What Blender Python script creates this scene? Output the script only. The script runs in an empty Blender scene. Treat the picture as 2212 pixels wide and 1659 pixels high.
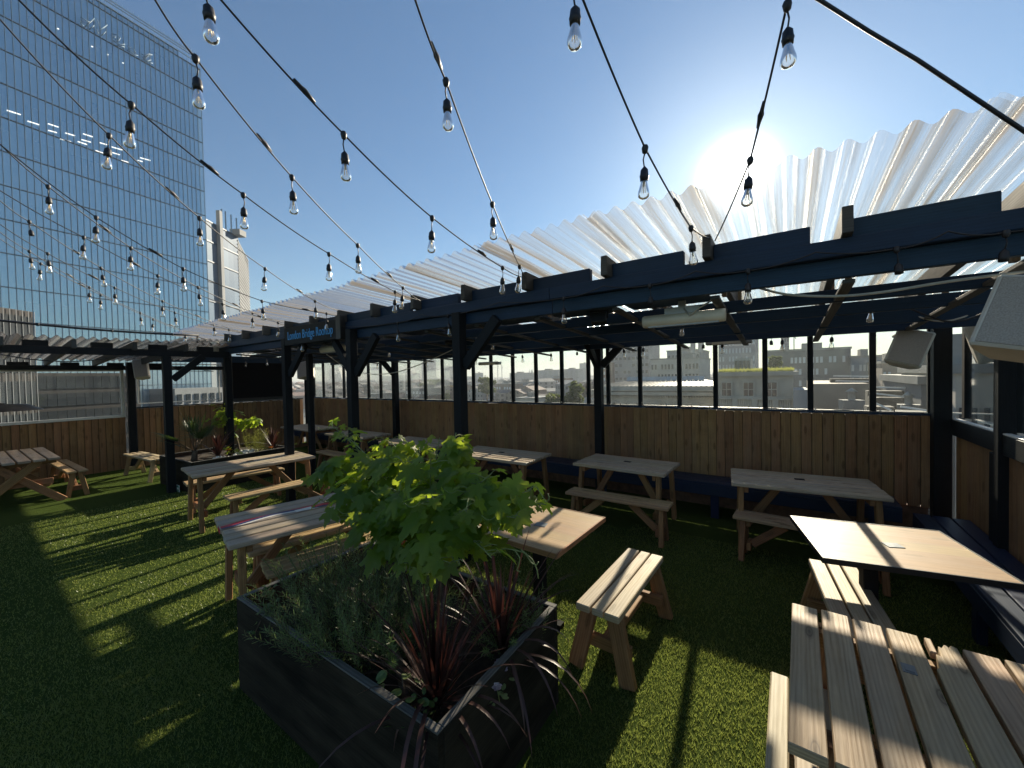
import bpy, bmesh, math, random
import numpy as np
from mathutils import Vector as V, Matrix
random.seed(7); np.random.seed(7)
PI = math.pi
sc = bpy.context.scene
COL = sc.collection
# ---------------------------------------------------------------- camera frame (world: X along the long fence, Y away, Z up)
RM = np.array([[0.8159, -0.0051, -0.5782], [0.5777, -0.0287, 0.8157], [-0.0208, -0.9996, -0.0204]])
u_, _, vt_ = np.linalg.svd(RM); RM = u_ @ vt_
F = 843.7; CX, CY = 1106.0, 829.5; EYE = 1.8
def ray(x, y): return RM @ np.array([x - CX, y - CY, F])
def atY(x, y, Y):
    r = ray(x, y); return V((Y * r[0] / r[1], Y, EYE + Y * r[2] / r[1]))
def atX(x, y, X):
    r = ray(x, y); return V((X, X * r[1] / r[0], EYE + X * r[2] / r[0]))
def atZ(x, y, z):
    r = ray(x, y); t = (z - EYE) / r[2]; return V((t * r[0], t * r[1], z))
def atD(x, y, d):           # at a horizontal distance
    r = ray(x, y); t = d / math.hypot(r[0], r[1]); return V((t * r[0], t * r[1], EYE + t * r[2]))
# ---------------------------------------------------------------- object helpers
def tag(o, label=None, cat=None, group=None, kind=None):
    if label: o['label'] = label
    if cat: o['category'] = cat
    if group: o['group'] = group
    if kind: o['kind'] = kind
    return o
def thing(name, label, cat, loc=(0, 0, 0), rz=0.0, group=None):
    o = bpy.data.objects.new(name, None); COL.objects.link(o)
    o.empty_display_size = .1
    o.location = loc; o.rotation_euler = (0, 0, rz)
    return tag(o, label, cat, group)
def link(name, me, parent=None):
    o = bpy.data.objects.new(name, me); COL.objects.link(o)
    if parent is not None: o.parent = parent
    return o
def dup(root, loc=None, rz=None, label=None, group=None):
    def cp(o, p):
        c = o.copy(); COL.objects.link(c)
        if p is not None: c.parent = p
        for ch in list(o.children): cp(ch, c)
        return c
    r = cp(root, None)
    if loc is not None: r.location = loc
    if rz is not None: r.rotation_euler = (0, 0, rz)
    if label: r['label'] = label
    if group: r['group'] = group
    return r
def frame(d, up=V((0, 0, 1))):
    d = V(d).normalized(); x = up.cross(d)
    if x.length < 1e-4: x = V((1, 0, 0)).cross(d)
    x.normalize(); y = d.cross(x)
    return x, y, d
class MB:
    """collects boxes, bars, tubes and sheets; build() links them as one mesh"""
    def __init__(s): s.v = []; s.f = []; s.uv = []; s.t = []; s.sm = []
    def add(s, vs, fs, uvs=None, tone=None, smooth=False):
        n = len(s.v); s.v += [tuple(q) for q in vs]
        tone = random.random() if tone is None else tone
        for i, f in enumerate(fs):
            s.f.append([n + k for k in f]); s.t.append(tone); s.sm.append(smooth)
            s.uv.append(uvs[i] if uvs else [(vs[k][0], vs[k][1]) for k in f])
    def box(s, c, size, M=None, tone=None, grain=None):
        """size along local x,y,z; M a 3x3 rotation"""
        M = M or Matrix.Identity(3); c = V(c); h = [q / 2 for q in size]
        g = max(range(3), key=lambda i: size[i]) if grain is None else grain
        loc = [V((x, y, z)) for x in (-h[0], h[0]) for y in (-h[1], h[1]) for z in (-h[2], h[2])]
        fs = [(0, 1, 3, 2), (4, 6, 7, 5), (0, 4, 5, 1), (2, 3, 7, 6), (0, 2, 6, 4), (1, 5, 7, 3)]
        ou, ov = random.random() * 20, random.random() * 20
        uvs = []
        for k, f in enumerate(fs):
            ax = k // 2; o = [i for i in range(3) if i != g]
            if ax == g: uvs.append([(ou + loc[q][o[0]] * .15, ov + loc[q][o[1]]) for q in f])
            else:
                w = o[0] if o[0] != ax else o[1]
                uvs.append([(ou + loc[q][g], ov + k * 1.7 + loc[q][w]) for q in f])
        s.add([c + M @ q for q in loc], fs, uvs, tone)
    def bar(s, a, b, w, h, up=V((0, 0, 1)), tone=None, ext=0.0):
        """a board from a to b, w across (horizontal), h along up"""
        a, b = V(a), V(b); d = b - a; x, y, z = frame(d, up)
        M = Matrix((z, x, y)).transposed()
        s.box((a + b) / 2, (d.length + 2 * ext, w, h), M, tone, 0)
    def tube(s, pts, r, n=6, tone=None, caps=True, smooth=True):
        pts = [V(p) for p in pts]; k = len(pts)
        rs = r if isinstance(r, (list, tuple)) else [r] * k
        vs = []; px = None
        for i, p in enumerate(pts):
            d = pts[min(i + 1, k - 1)] - pts[max(i - 1, 0)]
            if d.length < 1e-9: d = V((0, 0, 1))
            d.normalize()
            if px is None: x, y, _ = frame(d)
            else:
                x = px - d * px.dot(d)
                if x.length < 1e-5: x, y, _ = frame(d)
                x.normalize(); y = d.cross(x)
            px = x
            for j in range(n):
                a = 2 * PI * j / n; vs.append(p + (x * math.cos(a) + y * math.sin(a)) * rs[i])
        fs = []
        for i in range(k - 1):
            for j in range(n):
                j2 = (j + 1) % n; fs.append((i * n + j, i * n + j2, (i + 1) * n + j2, (i + 1) * n + j))
        uv = [[(i // n * .05, j / n) for j in f] for i, f in enumerate(fs)]
        if caps:
            fs.append(tuple(range(n))[::-1]); uv.append([(0, 0)] * n)
            fs.append(tuple((k - 1) * n + j for j in range(n))); uv.append([(0, 0)] * n)
        s.add(vs, fs, uv, tone, smooth)
    def lathe(s, prof, c=(0, 0, 0), n=12, M=None, tone=None, smooth=True):
        """prof: (radius, height)"""
        c = V(c); M = M or Matrix.Identity(3); k = len(prof); vs = []
        for r, z in prof:
            for j in range(n):
                a = 2 * PI * j / n; vs.append(c + M @ V((r * math.cos(a), r * math.sin(a), z)))
        fs = []
        for i in range(k - 1):
            for j in range(n):
                j2 = (j + 1) % n; fs.append((i * n + j, i * n + j2, (i + 1) * n + j2, (i + 1) * n + j))
        s.add(vs, fs, None, tone, smooth)
    def prism(s, poly, ax_o, ux, uy, nz, th, tone=None):
        """flat outline poly in (ux,uy) at ax_o, thickened along nz by th"""
        o = V(ax_o); ux, uy, nz = V(ux), V(uy), V(nz); n = len(poly)
        a = [o + ux * p[0] + uy * p[1] for p in poly]; b = [q + nz * th for q in a]
        fs = [tuple(range(n))[::-1], tuple(range(n, 2 * n))] + [(i, (i + 1) % n, n + (i + 1) % n, n + i) for i in range(n)]
        uv = [[(poly[i % n][0], poly[i % n][1]) for i in f] for f in fs]
        s.add(a + b, fs, uv, tone)
    def build(s, name, mat, parent=None, bevel=0.0, recalc=False):
        me = bpy.data.meshes.new(name); me.from_pydata([tuple(q) for q in s.v], [], s.f)
        uvl = me.uv_layers.new(name='UVMap')
        uvl.data.foreach_set('uv', [c for f in s.uv for p in f for c in p])
        at = me.attributes.new('tone', 'FLOAT', 'FACE'); at.data.foreach_set('value', s.t)
        me.polygons.foreach_set('use_smooth', s.sm)
        if bevel or recalc:
            bm = bmesh.new(); bm.from_mesh(me)
            if recalc: bmesh.ops.recalc_face_normals(bm, faces=bm.faces)
            if bevel: bmesh.ops.bevel(bm, geom=[e for e in bm.edges if len(e.link_faces) == 2 and e.calc_face_angle(0) > .6], offset=bevel, segments=1, affect='EDGES', clamp_overlap=True)
            bm.to_mesh(me); bm.free()
        if mat: me.materials.append(mat)
        me.update()
        return link(name, me, parent)
def RZ(a): return Matrix.Rotation(a, 3, 'Z')
def RX(a): return Matrix.Rotation(a, 3, 'X')
def RY(a): return Matrix.Rotation(a, 3, 'Y')
# ---------------------------------------------------------------- materials
class NT:
    def __init__(s, name):
        s.m = bpy.data.materials.new(name); s.m.use_nodes = True
        s.n = s.m.node_tree.nodes; s.l = s.m.node_tree.links; s.n.clear()
        s.out = s.n.new('ShaderNodeOutputMaterial')
    def N(s, t, **k):
        n = s.n.new('ShaderNode' + t)
        for a, b in k.items():
            if hasattr(n, a): setattr(n, a, b)
            else: s.set(n, a, b)
        return n
    def set(s, n, key, val):
        key = key.replace('_', ' ') if isinstance(key, str) and key not in n.inputs else key
        if isinstance(val, bpy.types.NodeSocket): s.l.new(val, n.inputs[key])
        else: n.inputs[key].default_value = val
    def ramp(s, fac, stops):
        r = s.n.new('ShaderNodeValToRGB'); s.l.new(fac, r.inputs[0]); e = r.color_ramp.elements
        while len(e) < len(stops): e.new(.5)
        for i, (p, c) in enumerate(stops):
            e[i].position = p; e[i].color = (*c, 1) if len(c) == 3 else c
        return r.outputs[0]
    def mix(s, f, a, b, mode='MIX'):
        n = s.n.new('ShaderNodeMix'); n.data_type = 'RGBA'; n.blend_type = mode
        for k, q in ((0, f), (6, a), (7, b)):
            if isinstance(q, bpy.types.NodeSocket): s.l.new(q, n.inputs[k])
            else: n.inputs[k].default_value = (*q, 1) if isinstance(q, tuple) and len(q) == 3 else q
        return n.outputs[2]
    def math(s, op, a, b=0.0, c=0.0):
        n = s.n.new('ShaderNodeMath'); n.operation = op
        for k, q in enumerate((a, b, c)):
            if isinstance(q, bpy.types.NodeSocket): s.l.new(q, n.inputs[k])
            else: n.inputs[k].default_value = q
        return n.outputs[0]
    def mapped(s, src, scale=(1, 1, 1), loc=(0, 0, 0), rot=(0, 0, 0)):
        n = s.N('Mapping'); s.l.new(src, n.inputs[0]); n.inputs['Scale'].default_value = scale
        n.inputs['Location'].default_value = loc; n.inputs['Rotation'].default_value = rot
        return n.outputs[0]
    def noise(s, vec, scale, detail=4, rough=.55, dist=0.0):
        n = s.N('TexNoise'); s.l.new(vec, n.inputs['Vector']); n.inputs['Scale'].default_value = scale
        n.inputs['Detail'].default_value = detail; n.inputs['Roughness'].default_value = rough; n.inputs['Distortion'].default_value = dist
        return n.outputs['Fac']
    def coord(s, k='Object'): return s.N('TexCoord').outputs[k]
    def tone(s):
        n = s.N('Attribute'); n.attribute_name = 'tone'; return n.outputs['Fac']
    def bump(s, h, strength=.3, dist=.01):
        n = s.N('Bump'); s.l.new(h, n.inputs['Height']); n.inputs['Strength'].default_value = strength; n.inputs['Distance'].default_value = dist
        return n.outputs[0]
    def pbr(s, col, rough=.6, metal=0.0, normal=None, spec=.5, **k):
        p = s.N('BsdfPrincipled')
        s.set(p, 'Base Color', (*col, 1) if isinstance(col, tuple) and len(col) == 3 else col)
        s.set(p, 'Roughness', rough); s.set(p, 'Metallic', metal); s.set(p, 'Specular IOR Level', spec)
        if normal is not None: s.set(p, 'Normal', normal)
        for a, b in k.items(): s.set(p, a, b)
        return p.outputs[0]
    def done(s, sh): s.l.new(sh, s.out.inputs[0]); return s.m
    def mixsh(s, f, a, b):
        n = s.N('MixShader')
        if isinstance(f, bpy.types.NodeSocket): s.l.new(f, n.inputs[0])
        else: n.inputs[0].default_value = f
        s.l.new(a, n.inputs[1]); s.l.new(b, n.inputs[2]); return n.outputs[0]
def plain(name, col, rough=.6, metal=0.0, var=.15, scale=14, bump=.15, spec=.5):
    t = NT(name); c = t.coord()
    nz = t.noise(c, scale, 5)
    a = tuple(q * (1 - var) for q in col); b = tuple(min(1, q * (1 + var)) for q in col)
    colr = t.ramp(nz, [(.3, a), (.7, b)])
    rr = t.math('MULTIPLY_ADD', nz, .2, rough - .1)
    return t.done(t.pbr(colr, rr, metal, t.bump(t.noise(c, scale * 6, 3), bump, .003), spec))
def wood(name, dark, light, grey=None, greyamt=.0, rough=.7, tonev=.35, knots=.6, crack=.5, bump=.35, dirt=.3, spec=.3):
    """boards: UV u runs along the grain in metres, v across; tone differs per board"""
    t = NT(name); uv = t.coord('UV'); tn = t.tone()
    off = t.N('CombineXYZ'); t.l.new(t.math('MULTIPLY', tn, 37.0), off.inputs[0]); t.l.new(t.math('MULTIPLY', tn, 11.0), off.inputs[1])
    ad = t.N('VectorMath'); ad.operation = 'ADD'; t.l.new(uv, ad.inputs[0]); t.l.new(off.outputs[0], ad.inputs[1]); uv = ad.outputs[0]
    g1 = t.noise(t.mapped(uv, (2.2, 42, 1)), 1.0, 5, .6, .6)             # long grain
    g2 = t.noise(t.mapped(uv, (9, 230, 1)), 1.0, 3, .5)                  # fine fibres
    wv = t.N('TexWave'); wv.wave_type = 'BANDS'; wv.bands_direction = 'Y'
    t.l.new(t.mapped(uv, (.9, 13, 1)), wv.inputs['Vector']); wv.inputs['Scale'].default_value = 1.6
    wv.inputs['Distortion'].default_value = 11; wv.inputs['Detail'].default_value = 3; wv.inputs['Detail Scale'].default_value = .55
    gr = t.math('ADD', t.math('MULTIPLY', g1, .55), t.math('MULTIPLY', wv.outputs['Fac'], .16))
    gr = t.math('ADD', gr, t.math('MULTIPLY', g2, .30))
    col = t.ramp(gr, [(.28, dark), (.72, light)])
    # board to board
    hs = t.N('HueSaturation'); t.l.new(col, hs.inputs['Color'])
    t.l.new(t.math('MULTIPLY_ADD', tn, tonev * 2, 1 - tonev), hs.inputs['Value'])
    t.l.new(t.math('MULTIPLY_ADD', t.math('FRACT', t.math('MULTIPLY', tn, 7.3)), .022, .489), hs.inputs['Hue'])
    col = hs.outputs[0]
    if grey:
        gm = t.ramp(t.noise(t.mapped(uv, (1.2, 6, 1)), 1.3, 4, .6), [(.35, (0, 0, 0)), (.7, (1, 1, 1))])
        col = t.mix(t.math('MULTIPLY', gm, greyamt), col, t.mix(gr, tuple(q * .6 for q in grey), grey))
    # knots
    vo = t.N('TexVoronoi'); vo.voronoi_dimensions = '2D'; vo.inputs['Scale'].default_value = 1.0; t.l.new(t.mapped(uv, (1.9, 6.5, 1)), vo.inputs['Vector'])
    kd = vo.outputs['Distance']
    kn = t.ramp(kd, [(.0, (1, 1, 1)), (.05, (.55, .55, .55)), (.065, (.95, .95, .95)), (.085, (.4, .4, .4)), (.13, (0, 0, 0))])
    col = t.mix(t.math('MULTIPLY', kn, knots), col, tuple(q * .35 for q in dark))
    # drying cracks
    ck = t.noise(t.mapped(uv, (1.1, 26, 1), (5, 3, 0)), 1.0, 6, .62, .25)
    ckm = t.ramp(ck, [(.0, (1, 1, 1)), (.265, (1, 1, 1)), (.30, (0, 0, 0))])
    col = t.mix(t.math('MULTIPLY', ckm, crack), col, tuple(q * .25 for q in dark))
    dm = t.ramp(t.noise(t.coord('Object'), 3.1, 6, .65), [(.48, (0, 0, 0)), (.78, (1, 1, 1))])
    col = t.mix(t.math('MULTIPLY', dm, dirt), col, tuple(q * .45 for q in dark))
    h = t.math('SUBTRACT', gr, t.math('MULTIPLY', ckm, .8))
    return t.done(t.pbr(col, t.math('MULTIPLY_ADD', gr, -.15, rough + .08), 0, t.bump(h, bump, .004), spec))
M = {}
M['top'] = wood('weathered_top', (.29, .20, .12), (.52, .40, .27), (.44, .405, .35), .72, .62, .18)
M['leg'] = wood('pine_leg', (.17, .078, .030), (.34, .18, .08), None, 0, .7, .22)
M['seat'] = wood('pine_seat', (.28, .17, .075), (.54, .37, .19), (.36, .32, .26), .3, .6, .2)
M['pale'] = wood('pale_slat', (.34, .235, .125), (.58, .455, .29), (.44, .41, .36), .45, .58, .15)
M['old'] = wood('worn_plank', (.25, .155, .08), (.50, .345, .195), (.38, .33, .26), .35, .6, .14, 1.0, 1.0, .55)
M['oak'] = wood('oak_board', (.30, .175, .075), (.50, .335, .175), (.42, .37, .30), .3, .5, .14, .45, .25, .2)
M['fence'] = wood('fence_board', (.20, .098, .040), (.40, .225, .098), (.30, .205, .125), .45, .78, .2, .65, .75, .5, .45)
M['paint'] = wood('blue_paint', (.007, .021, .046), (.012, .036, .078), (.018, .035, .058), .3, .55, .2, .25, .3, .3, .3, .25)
M['post'] = wood('black_paint', (.005, .007, .010), (.011, .014, .018), (.016, .017, .017), .3, .6, .15, .3, .3, .25, .3, .15)
M['bluebench'] = wood('blue_bench', (.006, .015, .042), (.012, .026, .068), None, 0, .42, .2, .2, .2, .2, .3)
M['rafter'] = wood('grey_rafter', (.03, .035, .04), (.075, .075, .072), (.12, .10, .075), .4, .65, .3)
M['batten'] = wood('raw_batten', (.16, .10, .05), (.30, .21, .12), None, 0, .7, .2)
M['planter'] = wood('black_planter', (.007, .006, .005), (.017, .014, .011), (.075, .06, .042), .75, .75, .12, .2, .5, .5, .25, .1)
M['planter_rim'] = wood('worn_rim', (.05, .045, .04), (.20, .19, .175), (.10, .095, .085), .5, .7, .1, .3, .8, .6)
M['planter_in'] = wood('planter_inside', (.05, .026, .014), (.10, .055, .03), None, 0, .8)
M['black'] = plain('black_plastic', (.012, .012, .012), .45)
M['cable'] = plain('cable_black', (.008, .008, .012), .5)
M['wcable'] = plain('cable_white', (.42, .40, .35), .6)
M['steel'] = plain('brushed_steel', (.14, .15, .165), .45, .6)
M['iron'] = plain('black_iron', (.010, .010, .011), .8, 0, .15, 14, .15, .2)
M['cream'] = plain('cream_enamel', (.62, .56, .44), .4, 0, .12, 6)
M['greymetal'] = plain('grey_metal', (.30, .31, .31), .4, .4)
M['speaker'] = plain('speaker_shell', (.58, .56, .50), .55, 0, .1, 5)
M['grille'] = plain('speaker_grille', (.40, .36, .32), .7, .2, .25, 160, .6)
M['screen'] = plain('dark_screen', (.003, .003, .004), .6, 0, .05, 4, .0, .1)
M['white'] = plain('white_frame', (.72, .72, .70), .45, 0, .08)
M['soil'] = plain('dark_soil', (.035, .024, .016), .95, 0, .6, 30, 1.0)
M['brick'] = plain('brick_plinth', (.16, .085, .05), .85, 0, .4, 12, .5)
M['concrete'] = plain('roof_concrete', (.22, .21, .19), .9, 0, .2, 3)
M['stone'] = plain('pale_stone', (.40, .37, .31), .85, 0, .18, .8, .2)
M['slate'] = plain('slate_roof', (.13, .14, .15), .7, 0, .25, 1.2, .2)
M['leadroof'] = plain('lead_roof', (.22, .215, .20), .6, 0, .2, .6)
M['sky_strip'] = plain('rooflight_glass', (.35, .40, .43), .2, 0, .2, .5)
M['yellowroof'] = plain('ochre_roof', (.42, .26, .08), .8, 0, .2, .5)
M['darkglass'] = plain('dark_window', (.03, .04, .05), .15, 0, .3, .3, .02)
M['paleglass'] = plain('pale_window', (.50, .54, .56), .25, 0, .2, .3, .02)
M['cityground'] = plain('city_ground', (.11, .12, .10), .95, 0, .5, .02, .1)
for nm, c in dict(cgrey=(.24, .25, .26), cbrown=(.23, .18, .14), cpale=(.38, .37, .34), cblue=(.19, .22, .25), cdark=(.12, .125, .135), cbrick=(.20, .12, .085)).items():
    M[nm] = plain('city_' + nm, c, .8, 0, .2, .15, .1)
def glassy(name, tint, refl, haze=0.0, hazecol=(.7, .7, .65), dirt=0.0):
    t = NT(name); tr = t.N('BsdfTransparent'); tr.inputs[0].default_value = (*tint, 1)
    gl = t.N('BsdfGlossy'); gl.inputs['Roughness'].default_value = .03; gl.inputs['Color'].default_value = (1, 1, 1, 1)
    fr = t.N('Fresnel'); fr.inputs[0].default_value = 1.45
    f = t.math('MULTIPLY', fr.outputs[0], refl)
    sh = t.mixsh(f, tr.outputs[0], gl.outputs[0])
    if haze:
        tl = t.N('BsdfTranslucent'); tl.inputs[0].default_value = (*hazecol, 1)
        df = t.N('BsdfDiffuse'); df.inputs[0].default_value = (*hazecol, 1)
        d2 = t.mixsh(.5, tl.outputs[0], df.outputs[0])
        hz = haze
        if dirt:
            c = t.coord()
            a = t.noise(t.mapped(c, (3, 3, .7)), 2.5, 6, .65); b = t.noise(c, 70, 2, .5)
            sp = t.ramp(b, [(.62, (0, 0, 0)), (.75, (1, 1, 1))])
            hz = t.math('ADD', t.math('MULTIPLY', t.ramp(a, [(.3, (.25, .25, .25)), (.75, (1, 1, 1))]), haze), t.math('MULTIPLY', sp, dirt))
        sh = t.mixsh(hz, sh, d2)
    return t.done(sh)
M['pane'] = glassy('window_pane', (.95, .965, .96), .5, .010, (.62, .66, .66), .03)
M['pane_dirty'] = glassy('grimy_window_pane', (.93, .945, .94), .5, .035, (.62, .65, .64), .09)
M['bulbglass'] = glassy('bulb_glass', (.93, .94, .93), 1.6, .05, (.85, .85, .82))
def filament():
    t = NT('filament'); return t.done(t.pbr((.75, .55, .28), .35, .3))
M['filament'] = filament()
def polycarb(name, axis, tr=.85, white=(.62, .63, .62)):
    t = NT(name); c = t.coord()
    st = (26, .5, 3) if axis == 'Y' else (.5, 26, 3)
    a = t.noise(t.mapped(c, st), 1.0, 5, .65); b = t.noise(t.mapped(c, tuple(q * .35 for q in st)), 1.0, 3)
    dirt = t.ramp(t.math('MULTIPLY', a, b), [(.20, (.0, .0, .0)), (.40, (1, 1, 1))])
    tp = t.N('BsdfTransparent'); t.l.new(t.mix(dirt, (.92, .93, .93), (.62, .57, .50)), tp.inputs[0])
    tl = t.N('BsdfTranslucent'); t.l.new(t.mix(dirt, white, (.34, .27, .19)), tl.inputs[0])
    gl = t.N('BsdfGlossy'); gl.inputs['Roughness'].default_value = .18
    fr = t.N('Fresnel'); fr.inputs[0].default_value = 1.5
    sh = t.mixsh(t.math('MULTIPLY_ADD', dirt, .5, 1 - tr), tp.outputs[0], tl.outputs[0])
    sh = t.mixsh(t.math('MULTIPLY', fr.outputs[0], .9), sh, gl.outputs[0])
    return t.done(sh)
M['roof'] = polycarb('corrugated_plastic_long', 'Y')
M['roofL'] = polycarb('corrugated_plastic_cross', 'X', .62, (.82, .82, .92))
def leafmat(name, c1, c2, trans, amt=.45, rough=.42):
    t = NT(name); tn = t.tone(); uv = t.coord('UV')
    nz = t.noise(uv, 9, 3)
    col = t.mix(tn, c1, c2); col = t.mix(t.math('MULTIPLY', nz, .4), col, tuple(q * .6 for q in c1))
    p = t.pbr(col, rough, 0, None, .45)
    tl = t.N('BsdfTranslucent'); t.l.new(t.mix(tn, tuple(q * .75 for q in trans), trans), tl.inputs[0])
    return t.done(t.mixsh(amt, p, tl.outputs[0]))
M['vine'] = leafmat('vine_leaf', (.06, .12, .018), (.15, .23, .035), (.60, .76, .06), .58)
M['rosemary'] = leafmat('rosemary_needle', (.095, .15, .05), (.20, .26, .095), (.26, .38, .09), .35)
M['cordyline'] = leafmat('red_strap_leaf', (.030, .012, .011), (.095, .044, .036), (.11, .033, .024), .2, .45)
M['palm'] = leafmat('palm_leaf', (.03, .06, .022), (.06, .10, .035), (.12, .2, .04), .3)
M['ivy'] = leafmat('ivy_leaf', (.05, .10, .025), (.14, .19, .06), (.25, .35, .06), .35)
M['weed'] = leafmat('feathery_leaf', (.08, .11, .03), (.17, .18, .05), (.4, .42, .09), .45)
M['citytree'] = leafmat('tree_leaf', (.05, .075, .025), (.10, .125, .04), (.2, .24, .05), .3, .7)
M['stem'] = plain('vine_bark', (.10, .07, .045), .85, 0, .3, 40, .5)
M['tendril'] = plain('green_stem', (.19, .22, .07), .6, 0, .2, 30)
M['orange'] = leafmat('orange_petal', (.55, .16, .01), (.75, .28, .02), (.6, .2, .02), .3)
M['pink'] = leafmat('white_pink_petal', (.5, .3, .36), (.75, .68, .68), (.5, .4, .4), .3)
M['whitepet'] = plain('white_stone', (.68, .67, .62), .7, 0, .15, 20, .4)
def turf():
    t = NT('artificial_turf'); c = t.coord()
    a = t.noise(c, 90, 4, .7); b = t.noise(c, 2.2, 4, .6); d = t.noise(t.mapped(c, (1, 1, 1)), 380, 2, .6)
    col = t.ramp(a, [(.32, (.028, .042, .011)), (.7, (.095, .13, .032))])
    col = t.mix(t.math('MULTIPLY', b, .5), col, (.05, .075, .02))
    return t.done(t.pbr(col, .75, 0, t.bump(t.math('ADD', a, d), .7, .015), .0))
M['turf'] = turf()
def blade():
    t = NT('turf_blade'); tn = t.tone()
    col = t.ramp(tn, [(0, (.09, .12, .028)), (.55, (.175, .215, .052)), (1, (.29, .305, .10))])
    p = t.pbr(col, .38, 0, None, .4)
    tl = t.N('BsdfTranslucent'); t.l.new(t.mix(.5, col, (.42, .48, .09)), tl.inputs[0])
    return t.done(t.mixsh(.45, p, tl.outputs[0]))
M['blade'] = blade()
def emit(name, c, s):
    t = NT(name); e = t.N('Emission'); e.inputs[0].default_value = (*c, 1); e.inputs[1].default_value = s; return t.done(e.outputs[0])
M['striplight'] = emit('office_light', (1, .97, .9), .75)
def paintcol(name, c, rough=.5): return plain(name, c, rough, 0, .06, 20, .05)
M['signblue'] = paintcol('sign_blue', (.05, .33, .75)); M['red'] = paintcol('red_paint', (.42, .02, .03)); M['navy'] = paintcol('navy_paint', (.015, .03, .11))
M['wpaint'] = paintcol('white_paint', (.68, .66, .60)); M['signgreen'] = paintcol('sign_green', (.01, .14, .06))
# ================================================================= camera, light
cam = bpy.data.cameras.new('camera'); co = bpy.data.objects.new('camera', cam); COL.objects.link(co); sc.camera = co
cam.sensor_width = 36; cam.lens = F / 2212 * 36; cam.clip_start = .05; cam.clip_end = 20000
cx, cu, cf = V(RM @ np.array([1, 0, 0])), V(RM @ np.array([0, -1, 0])), V(RM @ np.array([0, 0, 1]))
mw = Matrix((cx, cu, -cf)).transposed().to_4x4(); mw.translation = (0, 0, EYE); co.matrix_world = mw
SE, SA = math.radians(23.35), math.radians(-5.2)
sd = V((math.sin(SA) * math.cos(SE), math.cos(SA) * math.cos(SE), math.sin(SE)))
sun = bpy.data.lights.new('sun', 'SUN'); sun.energy = 5.0; sun.angle = math.radians(.5); sun.color = (1, .88, .68)
so = bpy.data.objects.new('sun', sun); COL.objects.link(so); so.rotation_euler = sd.to_track_quat('Z', 'Y').to_euler()
so.location = (0, 0, 30)
w = bpy.data.worlds.new('World'); sc.world = w; w.use_nodes = True
wn = w.node_tree.nodes; wl = w.node_tree.links
sk = wn.new('ShaderNodeTexSky'); sk.sky_type = 'NISHITA'; sk.sun_disc = False
sk.sun_elevation = SE; sk.sun_rotation = SA; sk.altitude = 30; sk.air_density = 1.2; sk.dust_density = .3; sk.ozone_density = 3.0
mx = wn.new('ShaderNodeMix'); mx.data_type = 'RGBA'; mx.blend_type = 'MULTIPLY'; mx.inputs[0].default_value = 1
wl.new(sk.outputs[0], mx.inputs[6]); mx.inputs[7].default_value = (.79, .96, 1.05, 1)      # white balance
wl.new(mx.outputs[2], wn['Background'].inputs[0]); wn['Background'].inputs[1].default_value = .05
# bright aureole of dusty air close round the sun (fixed in the sky, a function of the angle to the sun)
tc = wn.new('ShaderNodeTexCoord'); dt = wn.new('ShaderNodeVectorMath'); dt.operation = 'DOT_PRODUCT'; wl.new(tc.outputs['Generated'], dt.inputs[0]); dt.inputs[1].default_value = sd
def wmath(op, a, b):
    n = wn.new('ShaderNodeMath'); n.operation = op
    for k, q in enumerate((a, b)):
        if isinstance(q, bpy.types.NodeSocket): wl.new(q, n.inputs[k])
        else: n.inputs[k].default_value = q
    return n.outputs[0]
dm = wmath('MAXIMUM', dt.outputs['Value'], 0.0)
au = wmath('ADD', wmath('MULTIPLY', wmath('POWER', dm, 1250.0), 3.2), wmath('MULTIPLY', wmath('POWER', dm, 70.0), .07))
bg2 = wn.new('ShaderNodeBackground'); bg2.inputs[0].default_value = (1, .965, .90, 1); wl.new(au, bg2.inputs[1])
ash = wn.new('ShaderNodeAddShader'); wl.new(wn['Background'].outputs[0], ash.inputs[0]); wl.new(bg2.outputs[0], ash.inputs[1]); wl.new(ash.outputs[0], wn['World Output'].inputs[0])
vs = sc.view_settings; vs.view_transform = 'Standard'; vs.look = 'None'; vs.gamma = 1; vs.exposure = 1.25
sc.render.engine = 'CYCLES'
cy = sc.cycles; cy.transparent_max_bounces = 40; cy.max_bounces = 8; cy.use_denoising = True; cy.caustics_reflective = False; cy.caustics_refractive = False
cy.sample_clamp_indirect = 6
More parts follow.
